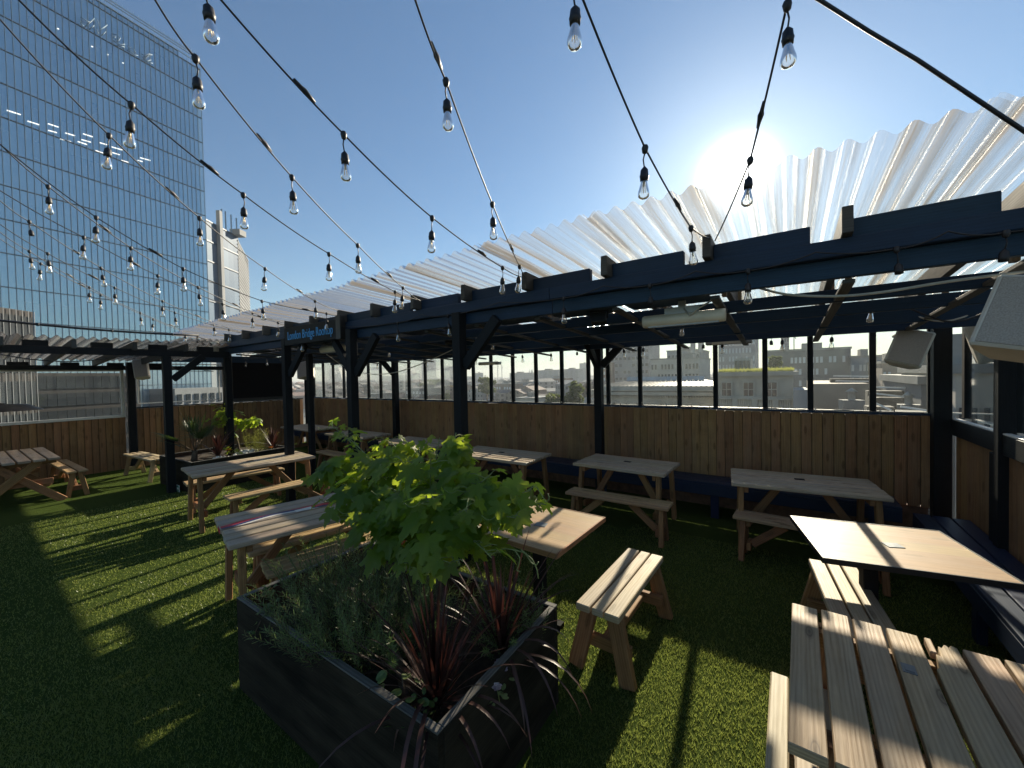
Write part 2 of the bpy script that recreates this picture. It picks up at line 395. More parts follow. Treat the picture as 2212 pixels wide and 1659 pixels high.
# ================================================================= deck
mb = MB(); mb.add([(-11.6, -7, 0), (1.55, -7, 0), (1.55, 5.95, 0), (-11.6, 5.95, 0)], [(0, 1, 2, 3)])
tag(mb.build('ground', M['turf']), kind='structure')
def blades():
    P = []
    rg = np.random.default_rng(3)
    def region(x0, x1, y0, y1, dens, h, wd):
        n = int((x1 - x0) * (y1 - y0) * dens)
        p = rg.random((n, 2)) * [x1 - x0, y1 - y0] + [x0, y0]
        P.append((p, np.full(n, h), np.full(n, wd)))
    region(-1.0, 1.0, .7, 2.9, 15000, .016, .0036)
    region(-2.7, -1.0, 1.85, 2.9, 7000, .016, .0045)
    region(-2.7, -1.5, 2.9, 4.4, 3000, .016, .006)
    region(-1.5, 1.2, 2.9, 4.6, 5000, .016, .0055)
    region(-3.4, -1.0, -.1, .9, 11000, .016, .004)
    region(-4.6, -2.7, .0, 2.6, 6500, .015, .005)
    region(-8.2, -4.6, .0, 3.2, 2600, .013, .007)
    p = np.concatenate([q[0] for q in P]); h = np.concatenate([q[1] for q in P]); wd = np.concatenate([q[2] for q in P])
    n = len(p); a = rg.random(n) * 2 * PI; ln = rg.normal(0, .55, (n, 2)) * h[:, None]
    h = h * (.6 + .8 * rg.random(n))
    c, s = np.cos(a) * wd / 2, np.sin(a) * wd / 2
    v = np.zeros((n, 3, 3))
    v[:, 0, 0] = p[:, 0] - c; v[:, 0, 1] = p[:, 1] - s; v[:, 1, 0] = p[:, 0] + c; v[:, 1, 1] = p[:, 1] + s
    v[:, 2, :2] = p + ln; v[:, 2, 2] = h; v[:, :2, 2] = -.001
    me = bpy.data.meshes.new('grass'); me.vertices.add(3 * n); me.vertices.foreach_set('co', v.ravel())
    me.loops.add(3 * n); me.loops.foreach_set('vertex_index', np.arange(3 * n))
    me.polygons.add(n); me.polygons.foreach_set('loop_start', np.arange(0, 3 * n, 3))
    at = me.attributes.new('tone', 'FLOAT', 'FACE'); at.data.foreach_set('value', np.clip(rg.normal(.5, .25, n), 0, 1))
    me.materials.append(M['blade']); me.update(calc_edges=True); me.validate()
    return link('grass', me)
tag(blades(), 'short green artificial grass covering the whole roof deck', 'grass', kind='stuff')
# ================================================================= fences
def boards(mb, a, b, z0, z1, wid=.1, face=V((0, -1, 0))):
    a, b = V(a), V(b); d = b - a; L = d.length; d.normalize(); n = max(1, round(L / wid)); x = 0
    ang = math.atan2(d.y, d.x); mid = (a + b) / 2 - face * .012
    for i in range(n):
        w_ = L / n; c = a + d * (w_ * (i + .5)) + face * random.uniform(0, .004)
        zz = z1 - random.uniform(0, .008)
        mb.box((c.x, c.y, (z0 + zz) / 2), (w_ - .004, .016, zz - z0), RZ(ang + math.radians(9)), None, 2)
def fence(label, a, b, z0, z1, face, capw=.05, cap=True, wid=.1, capmat='paint', rail=None, group=None):
    t = thing('board_fence', label, 'fence', (a[0], a[1], 0), 0, group)
    o = V((a[0], a[1], 0)); A = V((0, 0, 0)); B = V((b[0] - a[0], b[1] - a[1], 0))
    m = MB(); boards(m, A, B, z0, z1, wid, V(face)); m.build('board_panel', M['fence'], t, .002)
    m = MB(); c_ = (A + B) / 2 - V(face) * .022; dd_ = B - A; m.box((c_.x, c_.y, (z0 + z1) / 2), (dd_.length, .012, z1 - z0 - .03), RZ(math.atan2(dd_.y, dd_.x))); m.build('backing', M['black'], t)
    if cap:
        m = MB(); m.bar(A + V((0, 0, z1 + .012)), B + V((0, 0, z1 + .012)), .06, .022); m.build('capping', M[capmat], t, .003)
    return t
f_back = fence('long brown board fence below the clear window screen, behind the row of tables', (-11.42, 5.78), (1.22, 5.78), .34, 1.30, (0, -1, 0))
m = MB(); m.box((6.3, .05, .17), (12.6, .07, .34)); 
pl = m.build('plinth', M['brick'], f_back)
f_left = fence('dark stained board fence under the white framed window, behind the grey plank table', (-11.5, -5), (-11.5, 2.0), .0, 1.10, (1, 0, 0), cap=False)
f_rec = fence('brown board fence behind the far planter, under the window and dark screen', (-11.5, 2.18), (-11.5, 5.72), .0, 1.27, (1, 0, 0), capmat='post')
f_right = fence('board fence down the right side behind the dark blue slatted bench', (1.36, 5.64), (1.36, 1.0), .0, 1.13, (-1, 0, 0), cap=False, wid=.14)
m = MB(); m.bar((-.03, 0, 1.205), (-.03, -4.6, 1.205), .05, .15); m.build('rail', M['post'], f_right, .004)
m = MB(); m.bar((-.03, -.05, 1.288), (-.03, -4.6, 1.288), .045, .014); m.build('sill_or_lit_edge', M['white'], f_right, .003)  # white strip paints in the lit top of the dark rail
for yy in (-.98, -2.6, -4.2):
    m = MB(); m.box((-.045, yy, .56), (.035, .11, 1.12), grain=2); m.build('batten', M['post'], f_right, .004)
# fairy wire on top of the long fence
t = thing('fairy_light_wire', 'thin wire of tiny unlit lights tacked along the top of the long fence', 'fairy lights', (-8, 5.70, 1.33))
m = MB(); pts = [V((i * .11, random.uniform(-.008, .008), random.uniform(-.004, .016))) for i in range(84)]
m.tube(pts, .004, 5); m.build('wire', M['cable'], t)
m = MB()
for i in range(3, 84, 3):
    p = pts[i]; m.tube([p, p + V((random.uniform(-.012, .012), -.004, random.choice((.03, .035, -.02))))], .0045, 5)
m.build('light_stems', M['cable'], t)
m = MB()
for i in range(5, 84, 5): m.lathe([(0, 0), (.006, .004), (.006, .016), (0, .02)], pts[i] + V((0, -.008, .0)), 6)
m.build('light_caps', M['wpaint'], t)
# ================================================================= clear screens over the fences
def screen(name, label, a, b, z0, z1, xs, mull=.055, mat='post', sill_or_lit_edge='wpaint', dep=.05, offs=.0):
    a, b = V((*a, 0)), V((*b, 0)); d = (b - a); L = d.length; d.normalize(); nrm = V((-d.y, d.x, 0)); ang = math.atan2(d.y, d.x)
    t = thing(name, label, 'window screen', a)
    e = [0 if x is None else x for x in xs]
    for x in e:
        m = MB(); p = d * x; m.box((p.x, p.y, (z0 + z1) / 2), (mull, dep, z1 - z0), RZ(ang), None, 2); m.build('mullion', M[mat], t, .003)
    for x0, x1 in zip(e[:-1], e[1:]):
        m = MB(); p = d * ((x0 + x1) / 2) + nrm * offs; wd = abs(x1 - x0) - mull
        m.box((p.x, p.y, (z0 + z1) / 2), (wd, .005, z1 - z0), RZ(ang)); m.build('pane', M['pane_dirty' if p.x > 7.0 + 1e9 or (name == 'window_screen' and a.x + p.x > -2.7) or name == 'side_window' else 'pane'], t)
    return t
XS = [1.2, .753, .208, -.241, -.793, -1.244, -1.789, -2.28, -2.61, -3.086, -3.593, -4.086, -4.589, -5.03, -5.42, -5.88, -6.4, -6.93, -7.42, -7.95, -8.43, -8.95, -9.5, -10.0, -10.5, -11.0]
s_back = screen('window_screen', 'long clear window screen with dark blue mullions above the long fence', (1.2, 5.80), (-11.0, 5.80), 1.325, 2.27, [1.2 - x for x in XS])
m = MB(); m.box((-4.5, -.0, 1.318 + .012), (12, .03, .012)); m.build('sill_or_lit_edge', M['wpaint'], s_back)
def wframe(label, y0, y1, z0, z1, fw=.035):
    t = thing('framed_window', label, 'window', (-11.5, y0, z0)); L = y1 - y0; H = z1 - z0
    m = MB(); m.box((0, L / 2, fw / 2), (.05, L, fw)); m.box((0, L / 2, H - fw / 2), (.05, L, fw))
    m.box((0, fw / 2, H / 2), (.048, fw, H)); m.box((0, L - fw / 2, H / 2), (.048, fw, H)); m.build('frame', M['white'], t, .003)
    m = MB(); m.box((0, L / 2, H / 2), (.005, L - 2 * fw, H - 2 * fw)); m.build('pane', M['pane'], t)
    return t
wframe('wide white framed window over the dark fence behind the grey plank table', -5, 2.0, 1.10, 2.12, .05)
wframe('narrow white framed window between the two black posts near the palm planter', 2.2, 3.70, 1.36, 2.24, .018)
s_r = screen('side_window', 'dark framed side window in the right corner above the board fence', (1.40, 5.6), (1.40, 2.2), 1.30, 2.26, [0, 1.05, 2.2, 3.4], .07)
# dark television screen
t = thing('television', 'large black outdoor television screen on the wall behind the far planter', 'television', (-11.42, 4.56, 1.83))
m = MB(); m.box((0, 0, 0), (.12, 1.34, 1.06)); m.build('casing', M['black'], t, .01)
m = MB(); m.box((.062, 0, .02), (.008, 1.24, .94)); m.build('display', M['screen'], t)
# ================================================================= pergola along the long fence
pg = thing('timber_pergola', 'dark blue timber pergola with clear corrugated roof along the long fence', 'pergola', (0, 0, 0))
SL = .058
def post(par, x, y, z1=2.42, w=.1, mat='post', z0=0.0):
    m = MB(); m.box((x, y, (z0 + z1) / 2), (w, w, z1 - z0), None, None, 2); return m.build('post', M[mat], par, .004)
def brace(par, a, b, w=.06, h=.10, mat='post'):
    m = MB(); m.bar(a, b, w, h, V((0, 0, 1))); return m.build('brace', M[mat], par, .004)
XL = -8.9
for x in (-2.6, -4.4, -6.07): post(pg, x, 2.80)
post(pg, -2.28, 5.42, 2.30, .11); post(pg, -6.93, 5.42, 2.30, .11); post(pg, -10.6, 5.42, 2.3, .13); post(pg, -7.25, 3.75, 2.34, .09)
post(pg, 1.25, 5.70, 2.42, .13); post(pg, 1.33, 4.55, 2.3, .09)
brace(pg, (-2.55, 2.82, 1.90), (-2.16, 2.84, 2.33)); brace(pg, (-4.35, 2.82, 1.86), (-3.95, 2.84, 2.31)); brace(pg, (-4.45, 2.82, 1.90), (-4.85, 2.84, 2.31))
brace(pg, (-6.02, 2.82, 1.88), (-5.6, 2.84, 2.31))
brace(pg, (-2.28, 5.37, 1.92), (-2.30, 5.0, 2.32)); brace(pg, (-2.22, 5.42, 1.92), (-1.85, 5.42, 2.30)); brace(pg, (-6.93, 5.37, 1.9), (-6.95, 4.95, 2.34))
for z, y, h, wd in ((2.366, 2.885, .108, .05), (2.47, 2.86, .096, .10)):
    m = MB()
    x = 1.5
    while x > XL:
        x2 = max(XL, x - 3.1); m.bar((x - .002, y, z), (x2 + .002, y, z), wd, h, V((0, 0, 1))); x = x2
    m.build('front_beam', M['paint'], pg, .004)
RX_ = [.92, .26, -.42, -1.10, -1.80, -2.49, -3.20, -3.90, -4.58, -5.26, -5.96, -6.68, -7.45, -8.2]
for i, x in enumerate(RX_):
    a = V((x, 2.74, 2.595)); b = V((x, 5.85, 2.595 - SL * 3.11))
    m = MB(); m.bar(a, b, .048, .145, V((0, 0, 1))); m.build('rafter', M['rafter'], pg, .004)
    if i < len(RX_) - 1:
        x0, x1 = x - .155, RX_[i + 1] + .026
        if i == 0: x0 = x - .1
        m = MB(); m.bar((x0, 2.87, 2.572), (x1, 2.87, 2.572), .05, .104); m.build('blocking_board', M['paint'], pg, .004)
for y, z0, z1 in ((3.42, 2.25, 2.335), (3.98, 2.222, 2.312), (4.55, 2.173, 2.279), (5.12, 2.15, 2.245)):
    m = MB(); m.bar((1.42, y, (z0 + z1) / 2), (XL, y, (z0 + z1) / 2), .05, z1 - z0); m.build('joist', M['paint'], pg, .003)
for i, x in enumerate(RX_):
    m = MB(); xx = x + .02; m.bar((xx, 2.91, 2.296), (xx - .03, 5.64, 2.128), .055, .022); m.build('tie_board', M['rafter'], pg, .002)
for y in (3.2, 4.3): 
    for i, x in enumerate(RX_[:6]):
        m = MB(); m.bar((x + .045, y, 2.34), (x + .045, y, 2.56), .03, .05, V((0, 1, 0))); m.build('hanger', M['batten'], pg, .002)
m = MB()
m.bar((1.5, 5.66, 2.345), (-11.4, 5.66, 2.345), .06, .19); m.build('rear_beam', M['paint'], pg, .004)
for y in (3.7, 5.3):
    m = MB(); z = 2.688 - SL * (y - 2.74) + .012
    m.bar((1.5, y, z), (XL, y, z), .04, .03); m.build('purlin', M['rafter'], pg, .002)
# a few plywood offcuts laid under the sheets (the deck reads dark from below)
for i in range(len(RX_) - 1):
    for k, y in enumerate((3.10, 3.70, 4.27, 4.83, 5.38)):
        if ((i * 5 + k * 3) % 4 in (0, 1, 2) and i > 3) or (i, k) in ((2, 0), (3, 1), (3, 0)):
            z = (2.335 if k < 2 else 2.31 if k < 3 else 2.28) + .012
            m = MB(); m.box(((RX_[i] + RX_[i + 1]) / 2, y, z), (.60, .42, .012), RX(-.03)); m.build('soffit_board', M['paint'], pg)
def corr(name, mat, par, o, U, Vd, width, length, wave, amp, lift=0.0, nseg=8, nl=6, skew=0.0):
    """corrugated sheet: waves repeat along U, ridges run along Vd"""
    o, U, Vd = V(o), V(U).normalized(), V(Vd).normalized(); N = U.cross(Vd).normalized()
    if N.z < 0: N = -N
    n = int(round(width / wave * nseg)); vs = []; fs = []
    for j in range(nl + 1):
        for i in range(n + 1):
            x = width * i / n
            vs.append(o + U * x + Vd * (length * j / nl + (.012 * math.sin(x * 3.1) if j == 0 else 0)) + N * (amp * math.cos(2 * PI * x / wave) + lift + .004 * math.sin(j * 1.7 + x)))
    for j in range(nl):
        for i in range(n):
            k = j * (n + 1) + i; fs.append((k, k + 1, k + n + 2, k + n + 1))
    b = MB(); b.add(vs, fs, None, .5, True); return b.build(name, mat, par)
x = 1.55; k = 0
while x > XL - .25:
    z = 2.745 + .008 * x
    corr('roof_sheet', M['roof'], pg, (x, 2.20 + random.uniform(-.02, .02), z + .012), (-1, 0, 0), (0, 1, -SL), .92, 3.75, .102, .019, .004 * (k % 2))
    x -= .828; k += 1
# ================================================================= pergola on the left side
pl_ = thing('side_pergola', 'smaller dark pergola with clear corrugated roof over the grey plank table', 'pergola', (0, 0, 0))
post(pl_, -8.32, 1.96, 2.24, .105); post(pl_, -11.4, 2.09, 2.26, .12); post(pl_, -11.42, 3.80, 2.34, .10); post(pl_, -8.32, -2.5, 2.24, .12)
post(pl_, -8.45, 2.86, 2.31, .10)
brace(pl_, (-8.26, 2.02, 1.86), (-8.26, 2.44, 2.25))
m = MB(); m.bar((-8.32, -4.5, 2.292), (-8.32, 2.84, 2.292), .06, .105); m.build('front_beam', M['post'], pl_, .004)
m = MB(); m.bar((-11.42, -4.5, 2.14), (-11.42, 5.6, 2.14), .06, .09); m.build('rear_beam', M['post'], pl_, .004)
m = MB(); m.bar((-11.38, 2.2, 2.36), (-11.38, 5.6, 2.36), .06, .16); m.build('upper_beam', M['paint'], pl_, .004)
yy = [-4.1 + .63 * i for i in range(11)]
for y in yy:
    m = MB(); m.bar((-8.20, y, 2.385), (-11.5, y, 2.235), .05, .12); m.build('rafter', M['rafter'], pl_, .004)
    m = MB(); m.box((-8.33, y + .29, 2.385), (.05, .23, .078), None, None, 1); m.build('blocking_board', M['post'], pl_, .004)
    m = MB(); m.box((-11.42, y + .30, 2.215), (.05, .25, .06), None, None, 1); m.build('blocking_board', M['post'], pl_, .004)
m = MB(); m.bar((-10.1, -4.4, 2.375), (-10.1, 2.7, 2.375), .05, .035); m.build('purlin', M['batten'], pl_, .002)
y = -4.4; k = 0
while y < 2.2:
    corr('roof_sheet', M['roofL'], pl_, (-8.12, y, 2.465), (0, 1, 0), (-1, 0, -.0455), .92, 3.55, .115, .022, .004 * (k % 2), 8, 5); y += .805; k += 1
corr('roof_sheet', M['roofL'], pl_, (-8.9, 2.35, 2.60), (0, 1, 0), (-1, 0, -.02), 3.5, 2.7, .1, .026, 0, 8, 4)
# ================================================================= furniture
def make_table(name, label, cat, L, W, H, npl, loc, rz, group=None, gap=.022, th=.036, topm='top', legm='leg', hole=True, legw=.072, legt=.045, splay=.07, low=.20, inset=.085, skirt=True):
    t = thing(name, label, cat, loc, rz, group)
    pw = (W + gap) / npl - gap
    m = MB()
    for i in range(npl):
        y = -W / 2 + pw / 2 + i * (pw + gap)
        m.box((random.uniform(-.004, .004), y, H - th / 2 + random.uniform(-.0015, .0015)), (L, pw, th))
    m.build('tabletop' if cat == 'table' else 'seat', M[topm], t, .006)
    ht = H - th
    for sx in (-1, 1):
        x = sx * (L / 2 - inset)
        for sy in (-1, 1):
            m = MB(); a = V((x + sx * .012, sy * (W / 2 - .03 + splay * .35), 0)); b = V((x, sy * (W / 2 - .05 - splay * .65), ht))
            m.bar(a, b, legw, legt, V((1, 0, 0))); o = m.build('leg', M[legm], t, .004)
        m = MB(); xx = x - sx * (legt / 2 + .02); yy = W / 2 - .05
        m.bar((xx, -yy, low), (xx, yy, low), .036, .075); m.build('cross_rail', M[legm], t, .004)
        m = MB(); m.bar((xx, -W / 2 + .05, ht - .033), (xx, W / 2 - .05, ht - .033), .036, .06); m.build('top_batten', M[legm], t, .004)
        m = MB(); m.bar((xx - sx * .022, 0, low + .01), (sx * L * .14, 0, ht - .02), .038, .07); m.build('brace', M[legm], t, .004)
    if hole:
        m = MB(); m.box((.0, pw * .5 + gap, H + .001), (.085, .06, .003)); m.box((0, pw * .5 + gap, H + .0035), (.06, .036, .003)); m.build('parasol_plate', M['iron'], t)
    return t
def T(label, L, W, n, c, deg, **k):
    return make_table('picnic_table', label, 'table', L, W, .70, n, (c[0], c[1], 0), math.radians(deg), 'slatted picnic tables', **k)
def B(label, L, c, deg, W=.25, n=3, H=.42, **k):
    k.setdefault('splay', .05)
    return make_table('bench', label, 'bench', L, W, H, n, (c[0], c[1], 0), math.radians(deg), 'wooden benches', hole=False, legw=.06, low=.13, th=.034, **{'gap': .016, 'topm': 'seat', **k})
T('slatted picnic table in front of the palm planter, its left end in shade', 1.40, .70, 6, (-6.02, 2.28), 84)
T2 = T('slatted picnic table with a red white and blue painted swirl along one plank', 1.42, .77, 6, (-3.30, 1.78), 78, hole=False)
T('grey slatted table against the fence directly left of the two-plank dark bench end and corner', 1.20, .68, 7, (.09, 4.79), 6.5)['label'] = 'slatted picnic table nearest the right corner post, a worn bench in front'
T('slatted picnic table in front of the second fence post, bench tucked before it', 1.11, .68, 7, (-1.65, 4.72), -1.5)
T('slatted picnic table behind the grape vine, just right of the nearest black post', 1.34, .70, 7, (-3.39, 4.42), 1.5)
T('slatted picnic table half hidden by vine leaves, second along the fence from the far corner', 1.3, .68, 7, (-5.25, 4.55), 0)
T('slatted picnic table seen between two black posts over the sunlit bench', 1.3, .66, 7, (-7.15, 4.62), 0)
T('farthest slatted picnic table, in the far corner beneath the slim heater', 1.4, .66, 7, (-9.25, 4.72), -1)
B('sunlit orange-lit bench along the near side of the palm planter table', 1.25, (-5.46, 2.42), 85)
B('grey bench along the planter side of the palm planter table', 1.2, (-6.72, 2.34), 82)
B('bench tucked under the near side of the painted swirl table', 1.25, (-3.03, 1.86), 78, W=.28)
B('dark bench tucked under the far side of the painted swirl table', 1.25, (-3.52, 1.93), 78)
B('bench before the fence table at the second post, both in shade', 1.16, (-1.59, 4.23), 1, n=4)
B('worn dark bench before the table nearest the right corner', 1.15, (.13, 4.33), -3, topm='old')
B('bench half hidden by vine tendrils before the table behind the vine', 1.2, (-3.42, 3.92), 2)
B('dim bench before the table between the two black posts', 1.2, (-6.9, 4.05), 0)
B('pale stubby bench under the recessed window beside the planter post', 1.35, (-10.1, 2.02), 5, W=.30, topm='pale', legm='seat')
# painted swirl
def ribbon(name, mat, f0, f1, u0, u1, z, par, n=50):
    m = MB(); vs = []
    for i in range(n + 1):
        u = u0 + (u1 - u0) * i / n; a, b = f0(u), f1(u); vs += [(u, a, z), (u, b, z)]
    m.add(vs, [(2 * i, 2 * i + 2, 2 * i + 3, 2 * i + 1) for i in range(n)]); return m.build(name, M[mat], par)
py, ph = .064, .056
def cl(v): return max(py - ph, min(py + ph, v))
for k, (mat, o0, o1) in enumerate((('red', .032, .085), ('navy', -.008, .030), ('wpaint', -.040, -.010))):
    ribbon('painted_swirl', mat, lambda u, o=o0: cl(py - .02 + .045 * math.sin(u * 7.2 + 3.9) + o), lambda u, o=o1: cl(py - .02 + .045 * math.sin(u * 7.2 + 3.9) + o), -.705, .45, .7022 + .0004 * k, T2)
for k, (u0, mat) in enumerate(((-.20, 'wpaint'), (-.05, 'red'), (.16, 'wpaint'), (.24, 'navy'))):
    ribbon('painted_swirl', mat, lambda u: cl(py - .02 + .03 * math.sin(u * 9)), lambda u: cl(py + .03 + .02 * math.sin(u * 8)), u0, u0 + .13, .7036 + .0003 * k, T2, 10)
m = MB(); m.box((-.7155, py, .684), (.003, .1, .03)); m.build('painted_end', M['red'], T2)
# left table with crossed legs
t = thing('picnic_table', 'grey plank picnic table with crossed legs under the side pergola', 'table', (-10.05, .42, 0), math.radians(1), 'slatted picnic tables')
m = MB()
for i in range(6): m.box((random.uniform(-.006, .006), -.36 + .144 * i, .682), (1.8, .122, .036))
m.build('tabletop', M['top'], t, .005)
for sx in (-1, 1):
    x = sx * .76
    for sy in (-1, 1):
        m = MB(); m.bar((x + .024 * sy, -sy * .46, 0), (x + .024 * sy, sy * .22, .664), .10, .045, V((1, 0, 0))); m.build('leg', M['leg'], t, .004)
    m = MB(); m.bar((x - .055 * sx, -.40, .635), (x - .055 * sx, .40, .635), .04, .07); m.build('top_batten', M['leg'], t, .004)
    m = MB(); m.bar((x - .055 * sx, -.62, .33), (x - .055 * sx, .36, .33), .04, .085); m.build('cross_rail', M['leg'], t, .004)
    m = MB(); m.bar((x - sx * .08, 0, .34), (sx * .18, 0, .64), .04, .07); m.build('brace', M['leg'], t, .004)
B('two-plank bench drawn up on the fence side of the crossed-leg table', 1.7, (-10.2, 1.02), 2, W=.24, n=2, gap=.014)
# three-slat sunlit benches
def slat_bench(label, L, c, deg, H=.43):
    t = thing('slat_bench', label, 'bench', (c[0], c[1], 0), math.radians(deg), 'three-slat benches')
    m = MB()
    for i, (x, wd) in enumerate(((-.088, .088), (.004, .072), (.093, .086))): m.box((x, random.uniform(-.006, .006), H - .021 - (.002 if i == 1 else 0)), (wd, L, .042))
    m.build('seat', M['pale'], t, .005)
    for sy in (-1, 1):
        y = sy * (L / 2 - .085)
        for sx in (-1, 1):
            m = MB(); m.bar((sx * .165, y + sy * .03, 0), (sx * .075, y, H - .042), .045, .095, V((1, 0, 0))); m.build('leg', M['leg'], t, .004)
        m = MB(); m.bar((-.16, y - sy * .045, .155), (.16, y - sy * .045, .155), .04, .075); m.build('cross_rail', M['leg'], t, .004)
        m = MB(); m.bar((-.12, y - sy * .045, H - .07), (.12, y - sy * .045, H - .07), .04, .052); m.build('top_batten', M['leg'], t, .004)
    m = MB(); m.bar((0, -L / 2 + .15, .158), (0, L / 2 - .15, .158), .07, .04); m.build('stretcher', M['leg'], t, .004)
    return t
slat_bench('sunlit three-slat bench standing alone on the grass beside the near planter', .90, (-.915, 2.555), -1)
slat_bench('three-slat bench partly under the slanted square table, its near end in shade', .92, (.29, 3.08), 6)
# square pedestal tables
def square_table(label, c, deg, sx, sy, edge, legxy):
    t = thing('square_table', label, 'table', (c[0], c[1], 0), math.radians(deg), 'square pedestal tables')
    m = MB(); n = 5
    for i in range(n): m.box((0, -sy / 2 + sy / n * (i + .5), .706), (sx, sy / n + .0002, .026), None, .3 + .4 * random.random())
    m.build('tabletop', M['oak'], t)
    m = MB(); e = .012
    for q in ((0, sy / 2 + e / 2, sx + 2 * e, e), (0, -sy / 2 - e / 2, sx + 2 * e, e), (sx / 2 + e / 2, 0, e, sy), (-sx / 2 - e / 2, 0, e, sy)): m.box((q[0], q[1], .7045), (q[2], q[3], .033))
    m.build('edge_strip', M[edge], t, .002)
    m = MB(); m.box((.03, -.02, .7205), (.085, .07, .004), RZ(.2)); m.build('centre_plate', M['steel'], t, .001)
    m = MB(); m.box((*legxy, .345), (.075, .075, .69)); m.build('pedestal', M['iron'], t, .004)
    m = MB(); m.box((*legxy, .018), (.36, .06, .034)); m.box((*legxy, .0185), (.06, .36, .034)); m.build('foot_bars', M['iron'], t)
    m = MB(); m.box((*legxy, .683), (.34, .34, .008)); m.build('top_plate', M['iron'], t)
square_table('square oak-topped pedestal table beside the vine with brown edges', (-1.50, 2.42), -1, .70, .72, 'leg', (.0, .0))
square_table('slanted square oak-topped pedestal table with a black edge in the right corner', (.48, 3.27), 12, .80, .70, 'black', (-.08, 0))
# near broken plank table
t = thing('plank_table', 'big worn plank table with wide gaps and a broken plank end', 'table', (.355, 1.83, 0), math.radians(-1))
m = MB(); pw, gp = .094, .014
for i in range(8):
    x = -.355 + pw / 2 + i * (pw + gp); yo = [.41, .42, .415, .41, .33, .40, .41, .42][i]
    if i == 4:
        poly = [(-pw / 2, -.45), (pw / 2, -.45), (pw / 2, .395), (.030, .405), (.022, .385), (.012, .40), (-.002, .365), (-.010, .375), (-.018, .30), (-.028, .31), (-.036, .22), (-pw / 2, .20)]
        m.prism(poly, (x, 0, .664), (1, 0, 0), (0, 1, 0), (0, 0, 1), .036, .4)
        m.uv[-len(poly) - 2:] = [[(q[1], q[0]) for q in f] for f in m.uv[-len(poly) - 2:]]
        m.box((x - .03, .375, .68), (.02, .10, .03))
    else: m.box((x, (yo - .45) / 2, .682 + random.uniform(-.001, .001)), (pw, yo + .45, .036))
m.build('tabletop', M['old'], t, .004)
m = MB(); m.box((-.005, .14, .7015), (.038, .055, .003)); m.box((-.005, .14, .7035), (.024, .036, .003)); m.build('parasol_plate', M['steel'], t)
for sy in (-1, 1):
    m = MB(); m.bar((-.30, sy * .30, .628), (.46, sy * .30, .628), .045, .068); m.build('top_batten', M['leg'], t, .004)
    for sx in (-1, 1):
        m = MB(); m.bar((.08 + sx * .40, sy * .36, 0), (.08 + sx * .30, sy * .34, .662), .085, .045, V((0, 1, 0))); m.build('leg', M['leg'], t, .004)
    m = MB(); m.bar((-.30, sy * .33, .22), (.46, sy * .33, .22), .04, .08); m.build('cross_rail', M['leg'], t, .004)
t = B('pale bench peeping out on the grass side of the broken plank table', .92, (.045, 1.66), 90, W=.24, n=3, topm='pale')
# built-in blue benches
def blue_bench(label, loc, rz, L, W, H, step):
    t = thing('blue_bench', label, 'bench', loc, rz, 'built-in blue benches')
    m = MB()
    for i in range(3): m.box((L / 2, W / 2 - W / 3 * (i + .5), H - .016), (L, W / 3 - .012, .032))
    m.build('seat', M['bluebench'], t, .004)
    m = MB(); m.box((L / 2, -W / 2 + .02, H - .095), (L, .03, .125)); m.build('apron', M['bluebench'], t, .004)
    x = .3
    while x < L:
        m = MB(); m.box((x, -W / 2 + .06, (H - .16) / 2), (.09, .05, H - .16), None, None, 2); m.build('leg', M['bluebench'], t, .003); x += step
    return t
blue_bench('long built-in blue bench running along the foot of the back fence', (-11.2, 5.48, 0), 0, 12.1, .42, .44, 1.45)
blue_bench('built-in dark blue slatted bench along the right fence', (1.14, 5.2, 0), -PI / 2, 4.6, .38, .42, 1.1)
# ================================================================= fittings
def heater(label, a, b, r, tilt=0.0, bracket=.10):
    a, b = V(a), V(b); c = (a + b) / 2; d = (b - a); L = d.length; ang = math.atan2(d.y, d.x)
    t = thing('patio_heater', label, 'heater', c, ang, 'tube heaters under the pergola')
    m = MB(); My = RY(PI / 2)
    m.lathe([(0, -L / 2), (r * .9, -L / 2), (r, -L / 2 + .012), (r, L / 2 - .012), (r * .9, L / 2), (0, L / 2)], (0, 0, 0), 20, My); m.build('casing', M['cream'], t)
    m = MB(); m.box((0, -.004, -r * .86), (L * .86, r * .9, r * .35)); m.build('element', M['greymetal'], t)
    m = MB(); m.box((0, 0, r + bracket * .35), (.05, .03, bracket)); m.box((.0, -.02, r + .012), (.24, .012, .05)); m.build('bracket', M['greymetal'], t)
    m = MB(); m.tube([(.02, -.03, r + .02), (.06, -.06, r * .2), (.12, -.05, r + .01), (.25, 0, r + .09)], .006, 6); m.build('flex', M['wcable'], t)
    return t
heater('large cream tube heater hanging from the front beam below the sun', (-.93, 3.12, 2.185), (-.36, 3.12, 2.215), .047)
heater('cream tube heater hanging just below the rooftop sign', (-5.62, 3.1, 2.235), (-5.05, 3.1, 2.25), .05)
def slim_heater(label, c, L):
    t = thing('slim_heater', label, 'heater', c, 0, 'slim heaters before the window screen')
    m = MB(); m.box((0, 0, 0), (L, .10, .055)); m.build('casing', M['greymetal'], t, .012)
    m = MB(); m.box((0, -.052, -.01), (L * .7, .006, .03)); m.build('element', M['cream'], t)
    m = MB(); m.box((0, .03, .08), (.04, .03, .12)); m.build('bracket', M['iron'], t)
slim_heater('slim grey heater hung before the window screen on the right', (-.60, 5.45, 2.16), .50)
slim_heater('slim grey heater seen just right of the nearest black post', (-4.30, 5.40, 2.03), .46)
slim_heater('slim dark heater hung before the screen in the far corner', (-8.9, 5.4, 2.23), .55)
